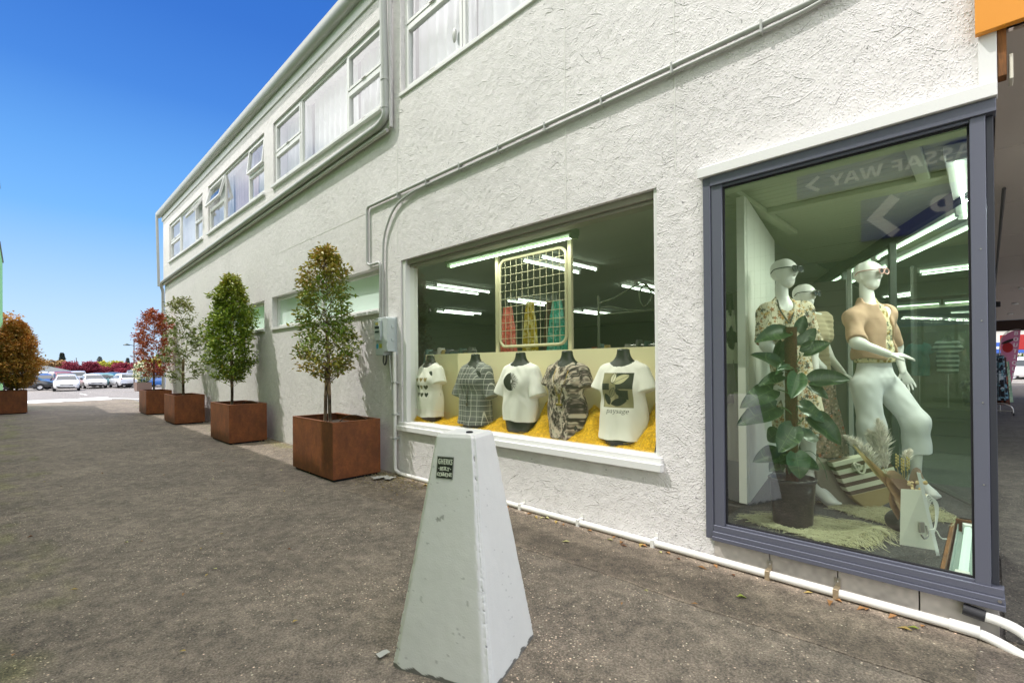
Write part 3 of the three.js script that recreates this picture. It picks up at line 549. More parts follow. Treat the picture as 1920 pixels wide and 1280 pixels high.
pottedTree('round orange brown tree in the planter on the left side of the alley', [-21.4, PH, 3.42], { seed: 44, y0: .2, y1: 2.2, radius: prof([[0, .24], [.1, .48], [.3, .6], [.55, .6], [.75, .48], [.9, .32], [1, .1]]), twigs: 2400, perTwig: 7, len: .085, gap: .1, trunkR: .03, base: .1,
  colour: (t, r, c) => mixc(mixc([.2, .2, .035], [.3, .22, .04], r()), [.52, .23, .05], clamp(.3 + .35 * t + .5 * (r() - .5) + .3 * (c - .5))) });
// irrigation hose in the two nearest planters
for (const [x, l] of [[-5.85, 'thin brown hose looping over the soil of the nearest planter'], [-9.8, 'thin brown hose looping over the soil of the second planter']]) { tag(obj('irrigation_hose', tube([[x - .1, .6, .5], [x - .02, .7, .42], [x + .12, .735, .36], [x + .3, .7, .3], [x + .36, .6, .27]], .008, 30, 6), std([.09, .05, .03], .8)), l, 'hose', 'hoses in planters'); }

// small far planter with a white flowering shrub
{
  const bm = std([.17, .11, .085], .85);
  planter('brown planter box with a white flowering shrub at the car park corner', -45.3, -3.1, 1.2, .9, .66, -.36, bm).userData.group = undefined;
  const t = thing('flowering_shrub', 'white flowering shrub in the planter at the car park corner', 'shrub', [-45.3, .2, -3.1]);
  const { leaves, wood } = crown({ seed: 51, y0: .1, y1: 1.6, radius: prof([[0, .3], [.4, .7], [.8, .6], [1, .2]]), twigs: 500, perTwig: 6, len: .14, colour: (t, r) => r() < .45 ? [.75, .72, .6] : mixc([.05, .1, .03], [.14, .2, .07], r()) });
  obj('trunk', cyl([0, -.1, 0], [0, .6, 0], .03, .02, 7), M.bark, t); obj('crown', leaves, M.leaf, t).userData.kind = 'stuff';
}

// ------------------------------------------------------------------ concrete bollard
{
  const t = thing('concrete_bollard', 'white painted tapering concrete bollard with chipped edges and a sticker', 'bollard', [-1.785, 0, 1.83], Math.atan2(.15, .40));
  const H = 1.035, nS = 44, nH = 240, P = [], I = [], cols = [], rad = .018;
  // square cross-section with small rounded corners, walked round its perimeter
  const ring = []; for (let s = 0; s < 4; s++) for (let i = 0; i < nS; i++) { const u = (i / nS) * 2 - 1, c = [[u, 1], [1, -u], [-u, -1], [-1, u]][s]; ring.push([c[0], c[1], 1 - Math.abs(u)]); }
  const n = ring.length;
  for (let j = 0; j <= nH; j++) {
    const t0 = j / nH, y = H * t0, half = lerp(.256, .102, t0);
    ring.forEach(([a, b, e], i) => {
      let x = a * half, z = b * half; const edge = sstep(.16, .0, e);
      const corner = edge * rad * .8, l = Math.hypot(a, b);
      const ch = Math.max(0, fbm(a * 3 + 5, y * 22, b * 3, 4) - .06) * .03 * sstep(.09, 0, e) + .016 * Math.max(0, noise(y * 60, a * 8, b * 8) - .1) * sstep(.07, 0, e);
      const foot = y < .004 + .02 * (.5 + noise(a * 5, b * 5, 2)) ? .004 : 0;
      const q = 1 - (corner + ch) / (half * l) - foot; x *= q; z *= q;
      const bump = .0035 * fbm(x * 9, y * 7, z * 9, 3); x += a * bump; z += b * bump;
      const top = sstep(.985, 1, t0) * .008;
      P.push(x - a * top, y, z - b * top);
      const bare = (ch > .0045 && noise(y * 90, a * 26, b * 26) > -.1 ? .85 : 0), stain = .05 * fbm(x * 6, y * 3, z * 6 + 3, 4) + .03 * fbm(x * 30, y * 8, z * 30, 3), sp = noise(x * 55, y * 55, z * 55) > .56 && noise(x * 7, y * 5, z * 7) > .18 ? .35 : 0, low = foot ? .9 : b > .9 && [[-.36, .655, .05], [-.28, .66, .04], [-.2, .668, .045]].some(q => Math.hypot((a - q[0]) * .5, (y - q[1]) * 2.2) < q[2] * .5) ? .5 : 0;
      const k = 1 + stain, w = [.80 * k, .785 * k, .74 * k], d = [.11, .1, .085], m = clamp(bare + sp + low); cols.push(...mixc(w, d, m));
    });
  }
  for (let j = 0; j < nH; j++) for (let i = 0; i < n; i++) { const a = j * n + i, b = j * n + (i + 1) % n, c = a + n, d = b + n; I.push(a, b, c, b, d, c); }
  const c = P.length / 3; P.push(0, H + .002, 0); cols.push(.66, .67, .65); for (let i = 0; i < n; i++) I.push(nH * n + i, nH * n + (i + 1) % n, c);
  let g = new THREE.BufferGeometry(); g.setAttribute('position', new THREE.Float32BufferAttribute(P, 3)); g.setAttribute('color', new THREE.Float32BufferAttribute(cols, 3)); g.setIndex(I); g = toCreasedNormals(g, .7); metric(g);
  const pb = (() => { const a = tileNoise(101, 14), b = tileNoise(102, 90), e = tileNoise(103, 30); return tex(512, 512, (u, v) => .5 + .25 * (a(u, v) - .5) + .2 * (b(u, v) - .5) + .2 * (e(u, v) > .78 ? -.4 : 0), { srgb: false }); })(); pb.repeat.set(2.2, 2.2);
  obj('shaft', g, new THREE.MeshStandardMaterial({ vertexColors: true, roughness: .6, bumpMap: pb, bumpScale: .0014, side: THREE.DoubleSide }), t);
  obj('lifting_eye', [new THREE.TorusGeometry(.013, .004, 8, 20).rotateX(Math.PI / 2).translate(.04, H + .004, .03)], M.blackGap, t);
  // sticker on the alley side
  const st = canvasTex(512, 560, (x, W, Hh) => {
    x.fillStyle = '#23251f'; x.fillRect(0, 0, W, Hh); x.strokeStyle = '#c9ccb8'; x.lineWidth = 8; x.strokeRect(12, 12, W - 24, Hh - 24); x.fillStyle = '#d5d8c4'; x.textAlign = 'center'; x.textBaseline = 'middle';
    const fit = (s, y, size, w, sy = 1, rot = 0) => { x.save(); x.translate(W / 2, y); x.font = 'bold ' + size + 'px sans-serif'; const m = x.measureText(s).width; x.scale(w / m, sy); x.fillText(s, 0, 0); x.lineWidth = 5; x.strokeStyle = '#d5d8c4'; x.strokeText(s, 0, 0); x.restore(); };
    fit('GHERKS', 128, 120, 450, 1.55); 
    const wob = (s, y, size, w, amp) => { const cw = w / s.length; [...s].forEach((ch, i) => { x.save(); x.translate(W / 2 - w / 2 + cw * (i + .5), y + amp * Math.sin(i * 1.9)); x.rotate(.12 * Math.sin(i * 2.3)); x.font = 'bold ' + size + 'px serif'; x.lineWidth = 9; x.strokeStyle = '#d5d8c4'; x.scale(1.1 + .2 * Math.sin(i * 3), 1); x.strokeText(ch, 0, 0); x.fillText(ch, 0, 0); x.restore(); }); };
    wob('\u00b7KULT\u00b7', 305, 116, 430, 7); wob('COMMUNE', 450, 118, 450, 8);
  });
  const sg = new THREE.BoxGeometry(.088, .1, .0012); const tilt = Math.atan2(.154, H);
  const sm = obj('sticker', sg, [0, 1, 2, 3, 5].reduce((a, i) => { a[i] = std([.02, .02, .018], .6); return a; }, [, , , , std(0xffffff, .55, { map: st })]), t);
  const yy = .885, hh = lerp(.256, .102, yy / H); sm.position.set(-.035, yy, hh + .004); sm.rotation.x = -tilt;
  sm.userData.label = 'small black sticker lettered GHERKS KULT COMMUNE';
}

// ------------------------------------------------------------------ meter, conduits, ground pipe
{
  const grey = std([.47, .52, .51], .5), t = thing('electricity_meter', 'grey electricity meter box mounted on the wall above the nearest planter', 'meter', [-5.45, 1.5, 0]); t.scale.set(.74, .96, .85);
  const s = new THREE.Shape(); s.moveTo(-.17, .0); s.lineTo(.04, 0); s.lineTo(.07, .04); s.lineTo(.19, .05); s.lineTo(.19, .44); s.quadraticCurveTo(.19, .475, .14, .475); s.lineTo(-.13, .475); s.quadraticCurveTo(-.17, .475, -.175, .43); s.closePath();
  const g = new THREE.ExtrudeGeometry(s, { depth: .12, bevelEnabled: true, bevelSize: .012, bevelThickness: .02, bevelSegments: 3 }); g.translate(0, 0, .02); obj('case', metric(g), grey, t);
  const s2 = new THREE.Shape(); s2.moveTo(-.13, .19); s2.lineTo(-.0, .19); s2.lineTo(.025, .24); s2.lineTo(.03, .44); s2.lineTo(-.16, .44); s2.lineTo(-.155, .23); s2.closePath();
  const g2 = new THREE.ExtrudeGeometry(s2, { depth: .02, bevelEnabled: true, bevelSize: .008, bevelThickness: .01, bevelSegments: 3 }); g2.translate(0, 0, .16); obj('cover', metric(g2), std([.5, .55, .54], .45), t);
  obj('display', bx(-.14, .0, .34, .372, .191, .194, .002), std([.03, .04, .04], .3), t); obj('display', bx(-.135, .0, .285, .312, .191, .194, .002), std([.03, .05, .055], .3), t);
  obj('warning_label', bx(-.12, -.03, .39, .42, .191, .1935), std([.55, .48, .12], .6), t);
  obj('yellow_label', bx(-.06, .03, .085, .14, .161, .164), std([.42, .42, .05], .6), t); obj('round_label', new THREE.CylinderGeometry(.035, .035, .003, 24).rotateX(Math.PI / 2).translate(-.12, .11, .162), std([.04, .3, .5], .5), t);
  obj('latch', [bx(.195, .215, .34, .38, .05, .09, .004)], grey, t); obj('latch', [bx(.195, .215, .17, .21, .05, .09, .004)], grey, t);
  obj('base_plate', bx(-.19, .21, -.01, .49, 0, .02, .004), grey, t);
  obj('cable', tube([[-.08, .0, .08], [-.08, -.09, .085], [-.04, -.13, .085], [.0, -.09, .08], [.02, .0, .08]], .008, 24, 6), M.blackGap, t); obj('cable', tube([[-.05, 0, .09], [-.055, -.1, .09], [-.02, -.14, .09], [.04, -.1, .09], [.05, .02, .09]], .007, 24, 6), std([.1, .1, .1], .6), t);
  tag(obj('conduit_pipe', [...pipe([[-5.28, 1.53, .05], [-5.28, .06, .05], [-5.18, .03, .05], [-1.3, .035, .05], [-.16, .035, .05], [-.02, .03, .055], [.16, -.02, .12]], .024, 12, .08)], M.pvc), 'white pipe dropping from the meter and running along the foot of the wall', 'pipe');
  tag(obj('conduit_pipe', pipe([[-5.4, 1.5, .05], [-5.34, 1.2, .06], [-5.31, .9, .055]], .012, 8, .1), M.greyPipe), 'short thin grey pipe slanting below the meter', 'pipe');
  tag(obj('conduit_pipe', [...pipe([[.04, 3.68, .03], [-.683, 3.49, .03], [-5.94, 3.5, .03], [-5.97, 3.46, .03], [-5.97, 2.74, .03], [-5.9, 2.71, .03], [-5.66, 2.71, .03], [-5.63, 2.66, .03], [-5.63, 1.96, .04]], .019, 10, .05)], M.greyPipe), 'long grey conduit crossing the wall and dropping to the meter', 'pipe');
  tag(obj('conduit_pipe', pipe([[.04, 3.63, .03], [-.69, 3.447, .03], [-4.9, 3.44, .03], [-5.3, 3.36, .03], [-5.55, 3.05, .03], [-5.57, 2.7, .03], [-5.57, 1.96, .04]], .014, 10, .22), M.greyPipe), 'thinner grey conduit curving down from the wall to the meter', 'pipe');
  const clip = (x, y, z = .03) => bx(x - .006, x + .006, y - .07, y + .03, 0, z + .024, .003);
  for (const x of [-5.2, -4.6, -4.0, -3.4, -2.8, -2.2, -1.6, -1.0]) tag(obj('pipe_clip', bx(x - .007, x + .007, 3.432, 3.515, 0, .0515, .003), M.greyPipe), 'small grey clip holding the two conduits to the wall', 'clip', 'clips on the conduits');
  for (const [y, l] of [[.45, 'lowest'], [.75, 'middle'], [1.15, 'topmost']]) tag(obj('pipe_clip', bx(-5.31, -5.25, y - .012, y + .012, 0, .078, .003), M.greyPipe), l + ' grey clip on the upright white pipe below the meter', 'clip', 'clips on the upright pipe');
  for (const [x, l] of [[-3.12, 'nearest the bollard'], [-2.45, 'under the right end of the middle window'], [-1.77, 'nearest the corner window']]) tag(obj('pipe_clip', [bx(x - .014, x + .014, .0, .062, 0, .077, .003), bx(x - .012, x + .012, .06, .095, 0, .004, .001)], M.pvc), 'white clip on the ground pipe, ' + l, 'clip', 'white clips on the ground pipe');
  const brass = std([.5, .4, .27], .4, { metalness: .6 });
  [[-.99, 'bracket at the left joint of the base blocks'], [-.63, 'bracket at the middle joint of the base blocks']].forEach(([x, l]) => { const b = thing('pipe_bracket', 'small metal ' + l + ' holding the ground pipe', 'bracket', [x, 0, 0], 0, 'metal brackets on the ground pipe'); obj('band', [bx(-.014, .014, .0, .064, .014, .077, .004)], brass, b); obj('tab', bx(-.016, .016, .064, .11, .0125, .017, .002), M.steel, b); obj('screw', new THREE.SphereGeometry(.005, 10, 8).translate(0, .09, .018), std([.7, .7, .68], .3, { metalness: .8 }), b); });
  obj; tag(obj('pipe_socket', cyl([-.15, .0355, .05], [-.04, .0345, .053], .029, .029, 14), M.pvc), 'white coupling sleeve near the corner end of the ground pipe', 'coupling');
  const e = thing('pipe_elbow', 'short white pipe bend capped with black tape at the corner', 'pipe', [0, 0, 0]);
  obj('pipe', tube([[-.03, .118, .045], [.03, .112, .05], [.1, .09, .06], [.17, .03, .08], [.21, -.03, .09]], .024, 24, 12), M.pvc, e); obj('tape', tube([[-.1, .128, .042], [-.06, .122, .043], [-.02, .117, .045]], .028, 8, 14), std([.02, .02, .024], .6), e); obj('tape_end', new THREE.CircleGeometry(.028, 14).rotateY(-Math.PI / 2).translate(-.1, .128, .042), std([.02, .02, .024], .6), e);
}

// crushed litter beside the nearest planter, fallen leaves
{
  const paperM = std([.5, .5, .46], .8);
  for (const [x, z, s, l] of [[-5.2, .3, .12, 'crumpled pale paper scrap beside the nearest planter'], [-5.1, .24, .09, 'smaller pale scrap by the pipe bend near the nearest planter'], [-2.02, 2.14, .035, 'white paper scrap at the left foot of the bollard']]) {
    const g = new THREE.PlaneGeometry(s * 1.6, s, 8, 6); g.rotateX(-Math.PI / 2); const p = g.attributes.position; for (let i = 0; i < p.count; i++) p.setY(i, .012 + .12 * s * (1 + noise(p.getX(i) * 30, p.getZ(i) * 30, x))); g.computeVertexNormals(); g.rotateY(x * 7); g.translate(x, 0, z); tag(obj('paper_scrap', g, paperM), l, 'litter');
  }
  const r = rng(77), mats = [[.34, .17, .06], [.42, .3, .09], [.2, .08, .035], [.5, .47, .2], [.25, .3, .05]].map(c => new THREE.MeshStandardMaterial({ color: new THREE.Color().setRGB(...c), roughness: .8, side: THREE.DoubleSide }));
  const lg = k => { const P = [], C = [], N = []; leafInto(P, C, N, V(-.03, 0, 0), V(1, 0, 0), V(0, 1, 0), .06, .028, [1, 1, 1], .15 + .1 * k); const g = leafGeo(P, C, N); g.deleteAttribute('color'); return g; }; const lgs = [lg(0), lg(1), lg(3)];
  const put = (x, z, m, l, grp, s = 1) => { const o = obj('fallen_leaf', lgs[Math.floor(r() * 3)].clone(), mats[m]); o.position.set(x, .012, z); o.rotation.y = r() * 6; o.scale.setScalar(s * lerp(.8, 1.3, r())); tag(o, l, 'leaf', grp); };
  for (let i = 0; i < 42; i++) { const x = -.05 - 4.6 * Math.pow(r(), 1.1); put(x, .09 + .2 * r() * r(), [0, 0, 1, 2, 3, 0][Math.floor(r() * 6)], 'dry brown leaf lying along the foot of the wall', 'dry leaves along the wall', .9); }
  for (let i = 0; i < 60; i++) put(-.4 - 9 * r(), .5 + 2.9 * r(), Math.floor(r() * 4), 'single dry leaf lying out on the alley asphalt', 'dry leaves scattered on the asphalt', .55);
  put(-1.02, .42, 4, 'yellow green leaf on the asphalt in front of the corner window'); put(-.28, .16, 4, 'bright green leaf among brown leaves near the corner'); put(-2.3, .42, 3, 'pale leaf on the newer asphalt near the bollard');
  const P = [], C = [], N = []; for (let i = 0; i < 900; i++) { const x = r() < .5 ? -9.5 + 4 * r() : -5.6 + 1.2 * r(), z = .1 + .55 * r() * r(), L = lerp(.012, .035, r()); leafInto(P, C, N, V(x, .01 + .01 * r(), z), V(r() - .5, .1 * (r() - .5), r() - .5).normalize(), V(.3 * (r() - .5), 1, .3 * (r() - .5)).normalize(), L, L * .5, mixc([.3, .2, .08], [.5, .45, .25], r())); }
  const o = obj('leaf_litter', leafGeo(P, C, N), M.matLeaf); tag(o, 'fine leaf litter along the wall by the nearest planter', 'leaf litter'); o.userData.kind = 'stuff';
}
// signs on the green building, seen mirrored in the corner window
{
  const blue = '#3a4592';
  const face = (w, h, d) => canvasTex(w, h, d);
  const mk = (name, label, w, h, t, pos) => { const g = thing(name, label, 'sign', pos); const o = obj('face', bx(-w / 2, w / 2, -h / 2, h / 2, -.02, 0, .003), std([.04, .05, .26], .5), g); const p = new THREE.PlaneGeometry(w - .01, h - .01).rotateY(Math.PI).translate(0, 0, -.0215); obj('lettering', p, std(0xffffff, .5, { map: t }), g); return g; };
  mk('street_sign', 'blue street sign lettered ASSAF WAY mirrored in the corner window', 1.75, .3, face(1024, 176, (x, W, H) => { x.fillStyle = blue; x.fillRect(0, 0, W, H); x.fillStyle = '#f6f6f4'; x.font = 'bold 116px sans-serif'; x.textBaseline = 'middle'; x.textAlign = 'left'; const s = 'ASSAF WAY', m = x.measureText(s).width; x.save(); x.translate(40, 92); x.scale(770 / m, 1); x.fillText(s, 0, 0); x.restore(); x.lineWidth = 26; x.strokeStyle = '#f6f6f4'; x.beginPath(); x.moveTo(880, 34); x.lineTo(950, 88); x.lineTo(880, 142); x.stroke(); }), [-.88, 3.62, 3.79]);
  mk('parking_sign', 'blue parking sign with white arrow and letter P, mirrored in the corner window', 1.05, .5, face(640, 304, (x, W, H) => { x.fillStyle = '#ffffff'; x.fillStyle = blue; x.fillRect(0, 0, W, H); x.fillStyle = '#f6f6f4'; x.font = 'bold 250px sans-serif'; x.textBaseline = 'middle'; x.textAlign = 'center'; x.fillText('P', 190, 160); x.lineWidth = 70; x.strokeStyle = '#f6f6f4'; x.beginPath(); x.moveTo(440, 20); x.lineTo(560, 152); x.lineTo(440, 284); x.stroke(); }), [-.55, 3.05, 3.79]);
}
// ------------------------------------------------------------------ cars
const tyreM = std([.016, .016, .017], .9), rimM = std([.5, .5, .52], .35, { metalness: .7 }), carGlass = std([.035, .045, .055], .06), lampM = phys([.75, .78, .8], .1, { clearcoat: 1 }), redLamp = std([.35, .015, .012], .25), blackPl = std([.02, .02, .022], .6), plateM = std([.7, .7, .7], .5);
// profile stations along the car: [z, sill y, beltline y, roof y, half width at belt, half width at roof]; front at +z
const CARS = {
  hatch: { L: 4.15, st: [[-2.07, .42, .78, .80, .76, .70], [-1.98, .3, .95, .97, .83, .72], [-1.75, .24, .98, 1.25, .87, .62], [-1.35, .22, .97, 1.42, .89, .60], [-.5, .2, .95, 1.47, .895, .61], [.25, .2, .93, 1.40, .895, .6], [.75, .2, .92, 1.14, .89, .66], [1.12, .2, .91, .935, .885, .74], [1.6, .22, .84, .86, .87, .72], [1.95, .26, .72, .74, .8, .66], [2.07, .34, .6, .62, .68, .58]] },
  sedan: { L: 4.5, st: [[-2.25, .42, .84, .86, .74, .68], [-2.12, .3, .97, .99, .82, .72], [-1.7, .24, .98, 1.02, .87, .72], [-1.25, .22, .96, 1.26, .89, .62], [-.75, .2, .95, 1.42, .895, .6], [-.2, .2, .94, 1.45, .895, .61], [.4, .2, .92, 1.37, .89, .6], [.9, .2, .91, 1.10, .89, .66], [1.25, .2, .89, .92, .885, .74], [1.8, .24, .82, .84, .86, .7], [2.13, .28, .7, .72, .78, .64], [2.25, .36, .58, .6, .68, .58]] },
  wagon: { L: 4.6, st: [[-2.3, .4, .9, 1.0, .78, .68], [-2.2, .28, 1.02, 1.3, .86, .66], [-1.9, .25, 1.03, 1.6, .9, .66], [-1.2, .24, 1.02, 1.7, .92, .66], [0, .24, 1.0, 1.7, .92, .66], [.55, .24, .99, 1.6, .92, .65], [1.0, .24, .98, 1.28, .91, .7], [1.3, .24, .97, 1.02, .9, .76], [1.9, .27, .9, .92, .88, .74], [2.2, .32, .8, .82, .8, .68], [2.3, .4, .66, .68, .7, .6]] },
};
const carBuilt = {};
function makeCar(type, body, label) {
  const { st } = CARS[type], t = thing('parked_car', label, 'car', [0, 0, 0], 0, 'cars in the car park');
  const bodyGeo = () => {
    const P = [], I = [], n = 15; // half cross-section from the sill up over the roof, mirrored
    const sec = ([z, s, b, rf, w, wr]) => { const pts = [[w * .9, s], [w * .98, s + .1], [w, lerp(s, b, .45)], [w * .99, b - .05], [w * .96, b], [lerp(w * .95, wr, .55), lerp(b, rf, .5)], [wr, rf - .03 * (rf - b > .1 ? 1 : .3)], [wr * .8, rf], [wr * .4, rf + .012]]; const all = [...pts, [0, rf + .015], ...pts.slice().reverse().map(p => [-p[0], p[1]])]; return all.map(p => [p[0], p[1], z]); };
    const rows = st.map(sec), m = rows[0].length; rows.forEach(r => r.forEach(p => P.push(...p)));
    for (let i = 0; i < rows.length - 1; i++) for (let j = 0; j < m - 1; j++) { const a = i * m + j, c = a + m; I.push(a, c, a + 1, a + 1, c, c + 1); }
    for (const [ri, f] of [[0, 1], [rows.length - 1, -1]]) for (let j = 1; j < m - 2; j++) f > 0 ? I.push(ri * m, ri * m + j, ri * m + j + 1) : I.push(ri * m, ri * m + j + 1, ri * m + j);
    for (let i = 0; i < rows.length - 1; i++) I.push(i * m, i * m + m - 1, (i + 1) * m, (i + 1) * m, i * m + m - 1, (i + 1) * m + m - 1);
    const g = new THREE.BufferGeometry(); g.setAttribute('position', new THREE.Float32BufferAttribute(P, 3)); g.setIndex(I); return metric(toCreasedNormals(g, .6));
  };
  const at = z => { let k = 0; while (k < st.length - 2 && z > st[k + 1][0]) k++; const q = clamp((z - st[k][0]) / (st[k + 1][0] - st[k][0])); return st[k].map((v, i) => lerp(v, st[k + 1][i], q)); };
  // side glass and screens: patches lifted a few millimetres off the body
  const patch = (zs, f) => { const P = [], I = []; zs.forEach(z => f(at(z)).forEach(p => P.push(...p))); const m = P.length / 3 / zs.length; for (let i = 0; i < zs.length - 1; i++) for (let j = 0; j < m - 1; j++) { const a = i * m + j, c = a + m; I.push(a, c, a + 1, a + 1, c, c + 1); } const g = new THREE.BufferGeometry(); g.setAttribute('position', new THREE.Float32BufferAttribute(P, 3)); g.setIndex(I); g.computeVertexNormals(); return metric(g.toNonIndexed()); };
  const key = type; let G = carBuilt[key];
  if (!G) {
    const gl = st.filter(s => s[3] - s[2] > .12), z0 = gl[0][0], z1 = gl[gl.length - 1][0];
    const front = st[st.findIndex(s => s[0] === z1) + 1][0], rear = st[st.findIndex(s => s[0] === z0) - 1][0];
    const side = s => patch(Array.from({ length: 9 }, (_, i) => lerp(z0 + .05, z1 - .05, i / 8)), ([z, sl, b, rf, w, wr]) => [[s * (w * .965 + .004), b + .02, z], [s * (lerp(w * .95, wr, .55) + .008), lerp(b, rf, .5), z], [s * (wr + .006), rf - .07, z]]);
    const screen = (za, zb, dz) => patch(Array.from({ length: 7 }, (_, i) => lerp(za, zb, i / 6)), ([z, sl, b, rf, w, wr]) => [-1, -.5, 0, .5, 1].map(q => [q * lerp(wr, w * .9, clamp((1.4 - rf) * 1.2)) * .9, rf + .016 - .006 * q * q, z + dz]));
    G = carBuilt[key] = { body: bodyGeo(), sides: [side(1), side(-1)], wind: screen(lerp(st[st.length - 5][0], z1, .0) - .34, front - .06, .008), rear: screen(rear + .05, lerp(z0, z0 + .5, .6), -.008), F: st[st.length - 1], R: st[0], F2: st[st.length - 2] };
  }
  obj('body', G.body, phys(body, .3, { clearcoat: 1, clearcoatRoughness: .05, metalness: .05 }), t);
  obj('side_window', G.sides[0], carGlass, t); obj('side_window', G.sides[1], carGlass, t); obj('windscreen', G.wind, carGlass, t); obj('rear_window', G.rear, carGlass, t);
  const zf = G.F[0], zr = G.R[0], w = .86;
  obj('grille', bx(-.42, .42, .5, .57, zf - .12, zf + .012, .02), blackPl, t); obj('lower_grille', bx(-.56, .56, .3, .4, zf - .1, zf + .01, .03), blackPl, t);
  for (const s of [-1, 1]) { obj('headlight', new THREE.SphereGeometry(.12, 14, 8).scale(1.5, .62, .9).rotateY(s * .5).translate(s * .6, .63, zf - .14), lampM, t); obj('tail_light', new THREE.SphereGeometry(.12, 12, 8).scale(1.2, .9, .7).translate(s * .66, .86, zr + .12), redLamp, t); obj('mirror', new THREE.SphereGeometry(.09, 10, 8).scale(1.1, .7, .7).translate(s * 1.0, 1.0, .72), blackPl, t); }
  obj('number_plate', bx(-.2, .2, .43, .52, zf, zf + .02, .003), plateM, t); obj('number_plate', bx(-.2, .2, .62, .72, zr - .02, zr + .02, .003), plateM, t); obj('bumper', bx(-.7, .7, .3, .45, zr - .015, zr + .1, .03), blackPl, t);
  for (const s of [-1, 1]) for (const z of [1.32, -1.3]) { const wh = obj('wheel', lathe([[.19, -.1], [.3, -.1], [.32, -.07], [.32, .07], [.3, .1], [.19, .1]], 22).rotateZ(Math.PI / 2).translate(s * .8, .32, z), tyreM, t); obj('rim', lathe([[0, .07], [.05, .08], [.18, .06], [.2, .1]], 14).rotateZ(-s * Math.PI / 2).translate(s * .8, .32, z), rimM, wh); }
  return t;
}
{
  // position along the ground at a given pixel column, from the car park; turn 0 faces the street side
  const put = (type, col, x, z, turn, label) => { const c = makeCar(type, col, label); c.position.set(x, gy(x), z); c.rotation.y = turn; return c; };
  const F = Math.PI / 2; // front towards +x
  put('hatch', [.78, .78, .78], -59.3, .45, F - .05, 'white hatchback facing the alley, nearest in the car park');
  put('sedan', [.62, .61, .6], -64.6, -1.75, F + .06, 'pale silver sedan facing the alley beside the white hatchback');
  put('hatch', [.72, .73, .75], -63.5, -4.1, -F + .12, 'white hatchback turned away, showing its rear, right of the silver sedan');
  put('sedan', [.03, .032, .038], -63.6, 3.1, F + 1.25, 'dark sedan behind the orange brown tree');
  put('wagon', [.6, .6, .6], -74.0, 1.9, F, 'white van behind the dark sedan');
  put('hatch', [.04, .1, .3], -68.5, 1.62, F, 'small blue car partly hidden behind the white hatchback');
  put('wagon', [.22, .02, .03], -68.0, .35, F + .2, 'dark red car directly behind the white hatchback');
  put('wagon', [.36, .37, .39], -80.5, -1.6, F, 'silver people carrier in the row behind the silver sedan');
  put('sedan', [.2, .22, .25], -75, -3.2, F + .5, 'grey blue sedan behind the silver sedan');
  put('wagon', [.12, .13, .14], -79, -6.9, F - .1, 'charcoal estate car above the rear facing hatchback');
  put('hatch', [.02, .02, .025], -80, -5.2, F + .4, 'small black car in the far row');
  put('hatch', [.08, .24, .26], -67.5, -3.6, F + .9, 'teal car partly hidden behind the rear facing hatchback');
  put('sedan', [.03, .11, .05], -66, -6.2, F + .8, 'dark green car behind the white flowering shrub');
  put('hatch', [.01, .12, .42], -62, -7.2, F + 1.0, 'bright blue car behind the red tree');
  put('hatch', [.7, .7, .7], -92, 4.2, F, 'pale car at the far left of the car park');
  put('sedan', [.5, .5, .52], -95, .4, F, 'pale grey sedan in the last row');
  put('hatch', [.6, .6, .6], -78, .5, F + .3, 'light coloured hatchback between the dark red car and the people carrier');
}
